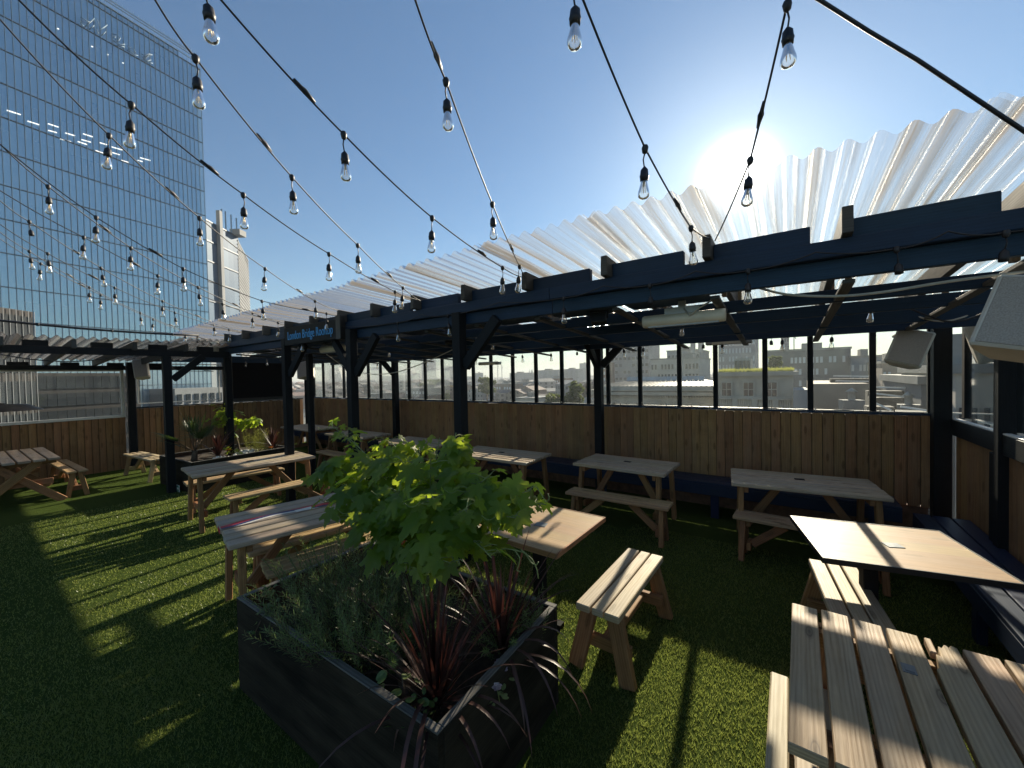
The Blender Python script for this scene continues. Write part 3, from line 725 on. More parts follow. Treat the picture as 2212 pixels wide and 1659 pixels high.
def speaker(label, c, eul, s=(.24, .2, .40)):
    t = thing('loudspeaker', label, 'speaker', c, 0, 'loudspeakers under the pergola'); t.rotation_euler = eul
    w_, d_, h_ = s; m = MB()
    f = [(-w_ / 2, -d_ * .45), (w_ / 2, -d_ * .45), (w_ / 2, -d_ * .1), (w_ * .3, d_ * .55), (-w_ * .3, d_ * .55), (-w_ / 2, -d_ * .1)]
    m.prism(f, (0, 0, -h_ / 2), (1, 0, 0), (0, 1, 0), (0, 0, 1), h_); m.build('cabinet', M['speaker'], t, .012)
    m = MB(); m.box((0, -d_ * .455, 0), (w_ * .86, .008, h_ * .92)); m.build('grille', M['grille'], t, .003)
    m = MB(); m.tube([(0, d_ * .5, 0), (0, d_ * .9, .02)], .018, 8); m.box((0, d_ * .95, .02), (.07, .02, .12)); m.build('bracket', M['speaker'], t)
    return t
speaker('large cream speaker hung under the front beam at the right edge', (.93, 2.95, 2.02), (math.radians(-16), math.radians(14), math.radians(-22)), (.27, .24, .36))
speaker('cream speaker tilted on the right corner post below the cables', (.93, 5.22, 1.98), (math.radians(-10), math.radians(18), math.radians(-8)), (.26, .2, .34))
speaker('cream speaker hanging beside the post of the side pergola', (-11.0, 2.20, 2.10), (math.radians(-14), math.radians(-10), math.radians(60)), (.24, .2, .40))
speaker('grey speaker on the far corner post by the window screen', (-10.3, 5.25, 2.06), (math.radians(-14), math.radians(-12), math.radians(25)), (.40, .28, .42))
speaker('added speaker behind the right corner post, standing for a reflection in the side window', (1.47, 5.35, 2.02), (math.radians(-8), math.radians(12), math.radians(150)), (.26, .2, .36))  # added behind the glass as the mirror image of a speaker
def floodlight(label, c, rz):
    t = thing('floodlight', label, 'floodlight', c, rz, 'small black floodlights')
    m = MB(); m.box((0, 0, 0), (.12, .05, .09), RX(-.5)); m.build('housing', M['black'], t, .006)
    m = MB(); m.bar((-.07, 0, .06), (.07, 0, .06), .02, .012); m.bar((-.068, 0, 0), (-.068, 0, .065), .012, .02, V((0, 1, 0))); m.bar((.068, 0, 0), (.068, 0, .065), .012, .02, V((0, 1, 0))); m.build('bracket', M['iron'], t)
floodlight('small black floodlight on a joist left of the large cream heater', (-1.25, 3.0, 2.25), .3)
floodlight('small black floodlight under the roof right of the rooftop sign', (-3.6, 3.7, 2.27), .5)
t = thing('junction_box', 'pale junction box on the beam where the cables gather', 'junction box', tuple(atY(461, 750, 2.77)))
m = MB(); m.box((0, 0, 0), (.36, .06, .19)); m.build('case', M['speaker'], t, .012); m = MB(); m.tube([(-.05, -.03, .095), (-.05, -.05, -.02), (.0, -.04, -.13)], .01, 6); m.build('conduit', M['wcable'], t)
t = thing('pendant_lamp', 'wide black lampshade hanging before the white framed window', 'lamp', (-10.5, .36, 1.40))
m = MB(); m.lathe([(.46, 0), (.45, .01), (.28, .10), (.05, .115), (.05, .13), (0, .13)], (0, 0, 0), 24); m.build('shade', M['black'], t, recalc=True)
m = MB(); m.tube([(0, 0, .12), (0, 0, .9)], .008, 6); m.build('cord', M['cable'], t)
# rooftop sign
t = thing('rooftop_sign', 'black sign board with blue letters naming the rooftop', 'sign', (-5.27, 2.735, 2.43))
m = MB(); m.box((0, 0, 0), (1.34, .03, .25)); m.build('board', M['post'], t, .004)
m = MB(); m.box((.715, .02, .02), (.10, .07, .30)); m.build('end_block', M['black'], t, .003)
cu_ = bpy.data.curves.new('sign_text', 'FONT'); cu_.body = 'London Bridge Rooftop'; cu_.size = .17; cu_.align_x = 'CENTER'; cu_.align_y = 'CENTER'; cu_.extrude = .003; cu_.space_character = 1.02; cu_.offset = -.0012
tmp = bpy.data.objects.new('tmp', cu_); COL.objects.link(tmp)
dg = bpy.context.evaluated_depsgraph_get(); me = bpy.data.meshes.new_from_object(tmp.evaluated_get(dg)); bpy.data.objects.remove(tmp)
xs_ = [v.co.x for v in me.vertices]; k_ = 1.16 / (max(xs_) - min(xs_))
for v in me.vertices: v.co.x *= k_
me.materials.clear(); me.materials.append(M['signblue']); o = link('lettering', me, t); o.location = (.02, -.018, .0); o.rotation_euler = (PI / 2, 0, 0)
# ================================================================= festoon strings
def lamp_parts(par, bulb=True):
    m = MB(); m.lathe([(.011, .012), (.016, 0), (.012, -.02), (.005, -.026)], (0, 0, 0), 8); m.tube([(0, 0, -.02), (.006, .002, -.05), (0, 0, -.088)], .0032, 5)
    m.lathe([(.004, -.080), (.009, -.086), (.017, -.096), (.019, -.118), (.021, -.122), (.019, -.128), (.018, -.142), (.012, -.142)], (0, 0, 0), 12)
    lamp = m.build('lamp', M['cable'], par)
    if bulb:
        m = MB(); m.lathe([(.0135, -.140), (.0145, -.150), (.020, -.172), (.0255, -.192), (.0265, -.202), (.0235, -.214), (.014, -.222), (0, -.2245)], (0, 0, 0), 14); m.build('glass_bulb', M['bulbglass'], lamp)
        m = MB()
        for k in range(4):
            a = k * PI / 2 + .4; m.tube([(.004 * math.cos(a), .004 * math.sin(a), -.145), (.0085 * math.cos(a), .0085 * math.sin(a), -.196)], .0013, 4)
        m.tube([(0, 0, -.142), (0, 0, -.168)], .004, 5); m.build('filament', M['filament'], lamp)
    return lamp
proto = lamp_parts(None); proto_b = lamp_parts(None, False)
used = {1: False, 2: False}
def hang(par, p, k=1):
    src = proto if k == 1 else proto_b
    if not used[k]: o = src; used[k] = True
    else: o = dup(src)
    o.parent = par; o.location = p; o.rotation_euler = (random.uniform(-.09, .09), random.uniform(-.09, .09), random.random() * 6); o.scale = (.92, .92, .92)
    return o
def sag(p, q, s, n=8): return [p.lerp(q, i / n) - V((0, 0, s * 4 * (i / n) * (1 - i / n))) for i in range(n)]
def festoon(label, pts, ext=True, s=.012):
    t = thing('festoon_string', label, 'string lights', pts[0][:3], 0, 'festoon bulb strings overhead')
    o = V(pts[0][:3]); P = [V(p[:3]) - o for p in pts]
    if ext:
        d = P[-1] - P[-2]; P.append(P[-1] + d.normalized() * 2.2 + V((0, 0, .05)))
    cb = []
    for a, b in zip(P[:-1], P[1:]): cb += sag(a, b, s)
    cb.append(P[-1])
    m = MB(); m.tube(cb, .004, 6); m.build('cable', M['cable'], t)
    for p in pts[1:]:
        if p[3]: hang(t, V(p[:3]) - o, p[3])
    for p, q in (zip(P[1:-1:2], P[2::2]) if ext else ()):
        c = p.lerp(q, .35); d = (q - p).normalized() * .05; m = MB(); m.tube([c - d, c - d * .4, c, c + d * .3, c + d], [.006, .009, .012, .008, .006], 8); m.build('splice_plug', M['cable'], t)
    return t
ST = [
    [(-0.378, 2.8, 2.634, 0), (-0.134, 2.049, 2.736, 1), (0.002, 1.628, 3.019, 1)],
    [(-0.399, 2.8, 2.654, 0), (-0.435, 2.347, 2.596, 1), (-0.487, 1.688, 2.745, 1), (-0.53, 1.133, 3.014, 1)],
    [(-1.81, 2.8, 2.631, 0), (-1.7, 2.533, 2.651, 1), (-1.405, 1.821, 2.807, 1), (-1.143, 1.188, 3.017, 1), (-1.041, 0.941, 3.099, 0)],
    [(-1.829, 2.8, 2.634, 0), (-1.79, 2.432, 2.635, 1), (-1.706, 1.63, 2.741, 1), (-1.644, 1.038, 2.914, 1), (-1.589, 0.515, 3.142, 1)],
    [(-3.133, 2.8, 2.604, 0), (-2.936, 2.413, 2.648, 1), (-2.58, 1.715, 2.787, 1), (-2.271, 1.108, 2.944, 1), (-2.015, 0.606, 3.156, 1), (-1.944, 0.466, 3.247, 0)],
    [(-3.154, 2.8, 2.617, 0), (-3.055, 2.416, 2.627, 1), (-2.857, 1.652, 2.762, 1), (-2.695, 1.024, 2.935, 1), (-2.562, 0.511, 3.139, 1), (-2.475, 0.177, 3.326, 0)],
    [(-4.617, 2.8, 2.665, 0), (-4.323, 2.319, 2.687, 1), (-3.907, 1.641, 2.831, 1), (-3.548, 1.055, 3.018, 1), (-3.234, 0.543, 3.256, 1), (-2.997, 0.156, 3.514, 0)],
    [(-4.641, 2.8, 2.615, 0), (-4.617, 2.616, 2.614, 1), (-4.516, 1.855, 2.644, 1), (-4.428, 1.184, 2.825, 1), (-4.357, 0.642, 3.093, 1), (-4.298, 0.2, 3.42, 0)],
    [(-6.123, 2.8, 2.663, 0), (-5.748, 2.245, 2.706, 1), (-5.266, 1.53, 2.844, 1), (-4.859, 0.927, 3.034, 1), (-4.518, 0.421, 3.293, 1), (-4.371, 0.204, 3.448, 0)],
    [(-6.04, 2.8, 2.622, 0), (-5.982, 2.66, 2.636, 1), (-5.66, 1.884, 2.76, 1), (-5.388, 1.226, 2.93, 1), (-5.16, 0.677, 3.127, 1), (-4.976, 0.232, 3.31, 0)],
    [(-7.555, 2.8, 2.636, 0), (-7.131, 2.257, 2.706, 1), (-6.562, 1.529, 2.858, 1), (-6.083, 0.915, 3.068, 1), (-5.686, 0.407, 3.312, 2), (-5.559, 0.245, 3.406, 0)],
    [(-7.556, 2.8, 2.628, 0), (-7.418, 2.545, 2.649, 1), (-6.99, 1.757, 2.785, 1), (-6.638, 1.109, 2.968, 1), (-6.344, 0.568, 3.19, 1), (-6.18, 0.266, 3.358, 0)],
    [(-9.164, 2.8, 2.615, 0), (-8.717, 2.33, 2.718, 1), (-8.032, 1.607, 2.882, 1), (-7.465, 1.01, 3.079, 1), (-6.971, 0.489, 3.32, 1), (-6.781, 0.289, 3.427, 0)],
    [(-9.162, 2.8, 2.632, 0), (-8.963, 2.563, 2.654, 1), (-8.339, 1.819, 2.83, 1), (-7.787, 1.161, 3.044, 1), (-7.313, 0.597, 3.267, 1), (-7.064, 0.299, 3.423, 0)],
]
SN = ['leftmost arm of the rightmost V, string passing over the bright sun', 'string dropping to the rafter just left of the sun', 'steep string right of the middle of the open sky, to the fourth rafter',
      'string crossing the middle of the open sky to the fourth rafter', 'string crossing the tower top edge and open sky to the seventh rafter', 'string crossing the tower face and passing its lower neighbour tower',
      'string over the tower face meeting the beam above the sign', 'lower string over the tower meeting the beam above the sign', 'string over the tower meeting the beam just left of the sign',
      'flatter string over the tower meeting the beam just left of the sign', 'string over the lower tower with one empty socket', 'string over the lower tower ending beside the one with the empty socket',
      'string low over the tower ending above the junction box', 'lowest string over the tower, ending above the junction box']
SN[0] = 'string running up across the bright sun to the top edge'
for lab, p in zip(SN, ST): festoon('black festoon ' + lab, p)
def beam_string(label, xs, y, z, zz=.03, empt=()):
    pts = []
    x = xs[0] + .6; pts.append((x, y, z, 0))
    for i, q in enumerate(xs):
        pts.append((q, y, z - zz, 2 if i in empt else 1)); nx = xs[i + 1] if i + 1 < len(xs) else q - .6
        pts.append(((q + nx) / 2, y, z + .012, 0))
    return festoon(label, pts, False, .015)
fx = lambda l, Y: [atY(a, b, Y).x for a, b in l]
beam_string('black festoon string clipped along the face of the front beam', fx([(2170, 590), (1935, 590), (1617, 632), (1405, 640), (1220, 680), (970, 700), (862, 710), (655, 700)], 2.78), 2.765, 2.44, .035, (0, 1, 3))
beam_string('black festoon string along the rear beam before the window screen', fx([(1955, 750), (1797, 720), (1690, 735), (1665, 738), (1560, 745), (1520, 740), (1390, 745), (1347, 750), (1247, 760), (1190, 765), (1128, 770), (1030, 780), (920, 785), (815, 790), (745, 795)], 5.5), 5.50, 2.26, .03, (3, 5, 8))
beam_string('black festoon string under the middle joists of the big pergola', fx([(1885, 680), (1475, 700), (1212, 740), (1062, 730), (840, 740), (752, 745), (575, 770), (530, 770)], 4.2), 4.2, 2.40, .03, (2,))
t = thing('overhead_cable', 'thick black cable crossing the sky at the top right', 'cable', (.36, 1.9, 2.84))
m = MB(); P = [V(q) - V((.36, 1.9, 2.84)) for q in ((-.25, 1.62, 3.50), (-.06, 1.72, 3.25), (.10, 1.78, 3.09), (.23, 1.845, 2.965), (.36, 1.9, 2.84), (.49, 1.94, 2.69), (.62, 1.98, 2.54), (.8, 2.05, 2.34), (1.2, 2.3, 2.2))]
m.tube(P, .0062, 8); m.build('sheath', M['cable'], t)
t = thing('overhead_cable', 'bundled black cable with ties low across the tower, above the side pergola', 'cable', (-8.2, 1.12, 2.49))
m = MB(); P = [V((0, -4 + i * .35, .10 + .022 * (i - 13) ** 2 * .16)) for i in range(16)]; m.tube(P, .016, 7)
for p in P[2::2]: m.tube([p - V((0, .012, 0)), p + V((0, .012, 0))], .022, 7)
m.build('sheath', M['cable'], t)
def loose(label, pts, r, mat):
    t = thing('loose_cable', label, 'cable', pts[0]); o = V(pts[0]); P = [V(p) - o for p in pts]; q = []
    for i in range(len(P) - 1):
        for k in range(6):
            s = k / 6; p0 = P[max(i - 1, 0)]; p1 = P[i]; p2 = P[i + 1]; p3 = P[min(i + 2, len(P) - 1)]
            q.append(.5 * (2 * p1 + (p2 - p0) * s + (2 * p0 - 5 * p1 + 4 * p2 - p3) * s * s + (3 * p1 - p0 - 3 * p2 + p3) * s ** 3))
    q.append(P[-1]); m = MB(); m.tube(q, r, 6); m.build('sheath', M[mat], t)
loose('pale cable drooping under the front beam toward the large speaker', [atY(1640, 622, 3.0), atY(1700, 636, 3.0), atY(1800, 640, 3.0), atY(1900, 632, 3.0), atY(2050, 608, 3.0), atY(2230, 585, 3.0)], .008, 'wcable')
loose('pale cable slung from the sign post past the far posts', [atY(705, 765, 3.4), atY(760, 800, 3.6), atY(830, 808, 3.8), atY(900, 790, 4.0), atY(1000, 745, 4.2)], .007, 'wcable')
loose('black cable sagging below the front beam of the side pergola', [(-8.25, .2, 2.24), (-8.25, .6, 2.15), (-8.25, 1.0, 2.14), (-8.25, 1.5, 2.24)], .008, 'cable')
loose('black cable loop hanging before the recessed white framed window', [atX(440, 800, -9.5), atX(460, 802, -9.5), atX(385, 800, -9.5), atX(365, 785, -9.5)], .006, 'cable')
for k in range(5):
    a = atY(365 + 10 * k, 745 + 2 * k, 2.7); pts = [a]
    for j in range(5): pts.append(pts[-1] + V((-.1 + .12 * random.random(), .0, random.uniform(-.05, .04))) + V((.28, 0, 0)))
    loose(['tangled black cable at the post top', 'second tangled cable coil near the junction box', 'pale tangled cable by the junction box', 'loose black wire drooping left of the junction box', 'short black wire looping under the junction box'][k], pts, .008, 'wcable' if k == 2 else 'cable')
for k in range(4):
    y = 5.1 - .25 * k
    loose(['black cables gathered over the right corner speaker', 'second black cable over the right corner speaker', 'pale cable above the right corner speaker', 'thin black cable looping down to the right corner speaker'][k],
          [(1.3, y, 2.28), (1.0, y - .1, 2.22 - .03 * k), (.7, y, 2.30), (.4, y + .1, 2.27), (.1, y + .05, 2.33)], .007, 'wcable' if k == 2 else 'cable')
# ================================================================= planters and plants
def planter(label, loc, rz, L, W, H, soilz, th=.032, mat='planter'):
    t = thing('planter_box', label, 'planter', loc, rz)
    for n, c, s in (('side_panel', (0, -W / 2 + th / 2, H / 2), (L, th, H)), ('side_panel', (0, W / 2 - th / 2, H / 2), (L, th, H)), ('end_panel', (-L / 2 + th / 2, 0, H / 2), (th, W - 2 * th, H)), ('end_panel', (L / 2 - th / 2, 0, H / 2), (th, W - 2 * th, H))):
        m = MB(); m.box(c, s); m.build(n, M[mat], t, .004)
    m = MB(); e = .003; r = .024
    for c, s in (((0, -W / 2 + th / 2, H + .004), (L, th, .008)), ((0, W / 2 - th / 2, H + .004), (L, th, .008)), ((-L / 2 + th / 2, 0, H + .004), (th, W - 2 * th - .004, .008)), ((L / 2 - th / 2, 0, H + .004), (th, W - 2 * th - .004, .008))): m.box(c, s)
    m.build('rim', M['planter_rim'], t, .002)
    m = MB()
    for c, s in (((0, -W / 2 + th + .004, H / 2 + .1), (L - 2 * th, .006, H - .22)), ((0, W / 2 - th - .004, H / 2 + .1), (L - 2 * th, .006, H - .22)), ((-L / 2 + th + .004, 0, H / 2 + .1), (.006, W - 2 * th - .02, H - .22)), ((L / 2 - th - .004, 0, H / 2 + .1), (.006, W - 2 * th - .02, H - .22))): m.box(c, s)
    m.build('lining', M['planter_in'], t)
    vs = []; fs = []; nx, ny = 36, 20
    for j in range(ny + 1):
        for i in range(nx + 1): vs.append((-L / 2 + th + (L - 2 * th) * i / nx, -W / 2 + th + (W - 2 * th) * j / ny, soilz + random.uniform(-.014, .018)))
    for j in range(ny):
        for i in range(nx): k = j * (nx + 1) + i; fs.append((k, k + 1, k + nx + 2, k + nx + 1))
    m = MB(); m.add(vs, fs, None, .5, True); m.build('soil', M['soil'], t)
    return t
PN = planter('big black wooden planter in front, full of plants around a grape vine', (-1.84, 1.375, 0), math.radians(1.5), 1.62, .92, .535, .40)
PF = planter('long black planter with a palm and white stones by the side pergola post', (-8.62, 2.86, 0), math.radians(4), 1.35, 1.58, .50, .43)
t = thing('exit_sign', 'small green and white exit sign stuck low on the palm planter', 'sign', tuple(atY(382.5, 1054, 2.03)))
m = MB(); m.box((0, 0, 0), (.235, .008, .105)); m.build('plate', M['wpaint'], t)
m = MB(); m.box((0, -.0045, 0), (.222, .003, .092)); m.build('green_field', M['signgreen'], t)
m = MB()
m.box((-.075, -.007, 0), (.05, .003, .07)); m.tube([(-.01, -.008, .025), (-.005, -.008, 0), (-.02, -.008, -.03)], .007, 5); m.tube([(-.005, -.008, 0), (.012, -.008, -.03)], .007, 5); m.tube([(-.022, -.008, .008), (.012, -.008, .012)], .005, 5); m.lathe([(0, -.01), (.009, 0), (0, .01)], (-.008, -.008, .037), 8)
m.tube([(.045, -.008, 0), (.10, -.008, 0)], .006, 5); m.tube([(.075, -.008, .025), (.10, -.008, 0), (.075, -.008, -.025)], .006, 5); m.build('pictogram', M['wpaint'], t)
def leaf_outline(n=46, kind='vine', seed=0):
    rg = random.Random(seed); pts = []
    if kind == 'vine':
        lob = [(90, 1.0, 30), (36, .90, 28), (144, .90, 28), (-18, .74, 28), (198, .74, 28)]
        for i in range(n):
            a = -90 + 360 * (i + .5) / n; r = .44
            for c, h, wd in lob:
                dd = abs((a - c + 180) % 360 - 180); r = max(r, h * max(0, 1 - (dd / (wd * 1.75)) ** 1.15))
            dn = abs((a + 90 + 180) % 360 - 180)
            if dn < 26: r *= .25 + .75 * dn / 26
            r *= 1 + (.085 if i % 2 else -.085) * (1 if dn > 20 else 0) + rg.uniform(-.05, .05)
            pts.append((r * math.cos(math.radians(a)), r * math.sin(math.radians(a))))
    elif kind == 'ivy':
        for i in range(20):
            a = -90 + 18 * (i + .5); r = .45
            for c, h in ((90, 1), (20, .8), (160, .8)):
                dd = abs((a - c + 180) % 360 - 180); r = max(r, h * max(0, 1 - dd / 48))
            pts.append((r * math.cos(math.radians(a)), r * math.sin(math.radians(a))))
    else:
        for i in range(14):
            a = 2 * PI * i / 14; pts.append((.36 * math.sin(a), .5 - .5 * math.cos(a)))
    return pts
OUT = {'vine': [leaf_outline(46, 'vine', s) for s in range(5)], 'ivy': [leaf_outline(20, 'ivy')], 'oval': [leaf_outline(14, 'oval')]}
def leaf(mb, p, tip, nrm, size, kind='vine', curl=.25, tone=None):
    p = V(p); y = V(tip).normalized(); n = V(nrm); n = n - y * n.dot(y)
    if n.length < 1e-3: n = V((0, 0, 1)).cross(y) + V((.01, 0, 0))
    n.normalize(); x = y.cross(n); o = random.choice(OUT[kind]); k = len(o)
    cu = curl * random.uniform(.3, 1.3); fo = random.uniform(-.1, .45); ph = random.random() * 6
    def pt(a, b):
        r2 = a * a + b * b; z = -cu * r2 + fo * abs(a) * .6 + .07 * math.sin(a * 7 + ph) * math.sqrt(r2)
        return p + (x * a + y * b + n * z) * size
    vs = [pt(0, 0)] + [pt(a * .5, b * .5) for a, b in o] + [pt(a, b) for a, b in o]
    uv0 = [(0, 0)] + [(a * .5, b * .5) for a, b in o] + list(o); fs = []
    for i in range(k):
        j = (i + 1) % k; fs.append((0, 1 + i, 1 + j)); fs.append((1 + i, 1 + k + i, 1 + k + j, 1 + j))
    ou = random.random() * 9
    mb.add(vs, fs, [[(uv0[q][0] + ou, uv0[q][1]) for q in f] for f in fs], tone, True)
def curve(a, b, c, n): return [a.lerp(b, i / n).lerp(b.lerp(c, i / n), i / n) for i in range(n + 1)]
# ---- grape vine
def grape_vine(label, root, head, ends, yr, lsz, fill, nleaf, loc, tend=True, seed=1):
    random.seed(seed)
    t = thing('grape_vine', label, 'plant', loc); o = V(loc)
    m = MB(); tr = curve(root - o, (root + head) / 2 + V((.05, .03, .05)) - o, head - o, 6)
    m.tube(tr, [.022, .021, .019, .018, .016, .014, .012], 8); m.build('trunk', M['stem'], t)
    mc = MB(); ml = MB()
    for e in ends:
        e = V(e); md = head.lerp(e, .5) + V((random.uniform(-.05, .05), random.uniform(-.05, .05), random.uniform(.02, .14)))
        st = head.lerp(root, random.uniform(0, .35)); c = curve(st - o, md - o, e - o, 14); L = (e - st).length
        mc.tube(c, [.0065 - .0003 * i for i in range(15)], 5)
        k = max(6, int(L / .042))
        for i in range(k):
            s = .18 + .84 * i / k; q = min(13.99, s * 14); p = c[int(q)].lerp(c[min(14, int(q) + 1)], q % 1)
            a = random.random() * 2 * PI; d = V((math.cos(a), math.sin(a), random.uniform(-.1, .5))).normalized(); pl_ = lsz * random.uniform(.5, 1.1)
            q_ = p + d * pl_; mc.tube([p, p + d * pl_ * .6 + V((0, 0, .008)), q_], .0016, 4, caps=False)
            tipd = V((d.x, d.y, random.uniform(-1.1, .05))); nr = V((random.uniform(-.5, .5), random.uniform(-.75, .35), random.uniform(.45, 1)))
            leaf(ml, q_, tipd, nr, lsz * random.uniform(.5, 1.3) * (1 - .42 * max(0, s - .6) / .4), 'vine')
        if tend and random.random() < .6:
            p = c[-2]; d = V((random.uniform(-1, 1), random.uniform(-1, .2), random.uniform(-.2, .5))).normalized(); pts = []
            for j in range(16):
                r_ = .012 * (j / 15); pts.append(p + d * (.12 * j / 15) + V((math.sin(j * .9) * r_, 0, math.cos(j * .9) * r_ - .02 * (j / 15))))
            mt = MB(); mt.tube(pts, .0014, 4); mt.build('tendril', M['tendril'], t)
    for i in range(nleaf):
        (c0, r0) = fill[i % len(fill)]
        while True:
            u = V((random.uniform(-1, 1), random.uniform(-1, 1), random.uniform(-1, 1)))
            if .25 < u.length < 1: break
        p = V(c0) - o + V((u.x * r0[0], u.y * r0[1], u.z * r0[2])); d = V((u.x, u.y - .2, -.35 - .5 * random.random()))
        leaf(ml, p, d, V((u.x * .6, u.y * .6 - .35, .75)), lsz * random.uniform(.7, 1.25), 'vine')
    mc.build('canes', M['tendril'], t); ml.build('foliage', M['vine'], t)
    return t
ym = 1.38
ends = [atY(x, y, Y) for x, y, Y in ((712, 915, 1.45), (738, 935, 1.35), (835, 945, 1.6), (905, 962, 1.5), (985, 935, 1.4), (950, 945, 1.55), (1062, 1022, 1.3), (1148, 1058, 1.35), (1118, 1120, 1.2), (1062, 1205, 1.1), (985, 1225, 1.0), (885, 1240, 1.0),
        (800, 1150, 1.15), (700, 1085, 1.3), (694, 1030, 1.4), (720, 1000, 1.35), (740, 1060, 1.2), (760, 1130, 1.1), (715, 1120, 1.15), (860, 985, 1.3), (930, 990, 1.2), (1030, 1060, 1.2), (1090, 1060, 1.3), (770, 1110, 1.1), (940, 1090, 1.0), (855, 1060, 1.05), (1010, 1100, 1.05), (800, 990, 1.45), (1180, 1090, 1.45))]
grape_vine('leafy green grape vine spilling over the near black planter', V((-1.50, 1.40, .40)), atY(925, 1150, 1.4), ends, 0, .084,
           [(atY(760, 1075, 1.3), (.16, .18, .14)), (atY(890, 1060, 1.3), (.26, .22, .16)), (atY(950, 1160, 1.15), (.18, .15, .12)), (atY(1080, 1085, 1.3), (.14, .14, .09)), (atY(840, 1150, 1.2), (.16, .15, .12)), (atY(730, 1020, 1.35), (.09, .12, .10)), (atY(860, 985, 1.45), (.14, .14, .07)), (atY(985, 985, 1.4), (.06, .08, .12)), (atY(1000, 1060, 1.3), (.14, .14, .10))], 230, (-1.50, 1.40, .40))
random.seed(21)
t = thing('vine_tendrils', 'curling pale vine tendrils reaching past the oak square table', 'tendrils', tuple(atY(1150, 1055, 1.35))); o = V(t.location)
m = MB()
def curl(p0, pts, Y, r=.0022):
    P = [atY(x, y, Y) - o for x, y in pts]; q = []
    for i in range(len(P) - 1):
        for k in range(5): q.append(P[i].lerp(P[i + 1], k / 5))
    m = MB(); q = [q[0]] + [(q[i - 1] + q[i] * 2 + q[i + 1]) / 4 for i in range(1, len(q) - 1)] + [P[-1]]; m.tube(q, r, 5); m.build('curl', M['tendril'], t)
curl(0, [(1140, 1058), (1158, 1050), (1172, 1072), (1180, 1086), (1187, 1076), (1183, 1066)], 1.36); curl(0, [(1120, 1062), (1130, 1085), (1127, 1110), (1132, 1118), (1141, 1112)], 1.34)
curl(0, [(1052, 1197), (1090, 1185), (1112, 1188), (1124, 1206), (1120, 1222), (1116, 1232), (1124, 1235)], 1.15); curl(0, [(1110, 1187), (1135, 1195), (1147, 1215), (1158, 1222), (1163, 1214)], 1.15); curl(0, [(1125, 1187), (1150, 1208), (1160, 1230), (1163, 1250)], 1.15)
# ---- rosemary, cordyline and friends
def rosemary(label, loc, n, rx, ry, h):
    t = thing('rosemary_bush', label, 'plant', loc); ms = MB(); mn = MB()
    for i in range(n):
        a = random.random() * 2 * PI; r = math.sqrt(random.random()); p = V((rx * r * math.cos(a), ry * r * math.sin(a), 0))
        L = h * random.uniform(.5, 1.1); le = V((math.cos(a) * r * .5 + random.uniform(-.25, .25), math.sin(a) * r * .5 + random.uniform(-.3, .2), 1)).normalized()
        c = curve(p, p + le * L * .5, p + le * L + V((random.uniform(-.06, .06), random.uniform(-.06, .06), -.02)), 8); ms.tube(c, [.0026 - .0002 * k for k in range(9)], 4, caps=False)
        for k in range(int(L / .0062)):
            s = .08 + .92 * k * .0062 / L; q = min(7.99, s * 8); b = c[int(q)].lerp(c[int(q) + 1], q % 1); d = (c[min(8, int(q) + 1)] - c[int(q)]).normalized()
            x, y, _ = frame(d); an = k * 2.4; out = (x * math.cos(an) + y * math.sin(an)) * .8 + d * .75; ln = .026 * random.uniform(.7, 1.2); sd_ = out.cross(d).normalized() * .0018; e = b + out * ln
            mn.add([b - sd_, b + sd_, e + sd_ * .5, e - sd_ * .5], [(0, 1, 2, 3)])
    ms.build('stems', M['stem'], t); mn.build('foliage', M['rosemary'], t); return t
rosemary('bushy dark green rosemary filling the middle of the near planter', (-1.90, 1.24, .40), 300, .44, .30, .47)
rosemary('smaller rosemary sprigs behind the red strap leaves at the planter end', (-1.22, 1.62, .40), 60, .16, .14, .30)
def strap(mb, p, az, el, L, wd, droop, n=8, tone=None):
    pts = []; d = V((math.cos(az) * math.cos(el), math.sin(az) * math.cos(el), math.sin(el))); q = V(p); st = L / n; sdv = V((-math.sin(az), math.cos(az), 0))
    for i in range(n + 1):
        pts.append(q.copy()); q = q + d * st; d = (d + V((0, 0, -droop * (i + 1) / n))).normalized()
    vs = []
    for i, q in enumerate(pts):
        s = i / n; w_ = wd * (.55 + .45 * math.sin(min(1, s * 2.2) * PI / 2)) * (1 - s ** 3.0) + .0006; up = V((0, 0, 1)) * w_ * .22; vs += [q - sdv * w_ + up, q, q + sdv * w_ + up]
    fs = []
    for i in range(n): k = 3 * i; fs += [(k, k + 1, k + 4, k + 3), (k + 1, k + 2, k + 5, k + 4)]
    mb.add(vs, fs, None, tone, True)
def cordyline(label, loc, n, L, wd, low=8, name='cordyline', mat='cordyline', extra=()):
    t = thing(name, label, 'plant', loc); m = MB()
    for i in range(n):
        az = i * 2.4; el = math.radians(random.uniform(46, 88)); strap(m, (0, 0, random.uniform(0, .05)), az, el, L * random.uniform(.6, 1.05), wd * random.uniform(.7, 1.1), random.uniform(.05, .32))
    for i in range(low): strap(m, (0, 0, .02), i * 2 * PI / low + random.random(), math.radians(random.uniform(5, 35)), L * random.uniform(.7, 1.1), wd * random.uniform(.7, 1.2), random.uniform(.25, .7))
    for az, el, l_, dr in extra: strap(m, (0, 0, .04), math.radians(az), math.radians(el), l_, wd * 1.15, dr, 12, .9)
    m.build('foliage', M[mat], t); m = MB(); m.tube([(0, 0, -.02), (0, 0, .07)], [.022, .016], 8); m.build('stem', M['stem'], t); return t
cordyline('spiky dark red cordyline at the front corner of the near planter', (-1.20, 1.10, .41), 64, .60, .0075, 7, extra=((-62, 48, .62, .85), (-56, 40, .60, .9), (-172, 40, .48, .75), (165, 45, .40, .6), (4, 32, .42, .35), (-14, 30, .40, .4), (20, 28, .44, .35), (-100, 38, .28, .7)))
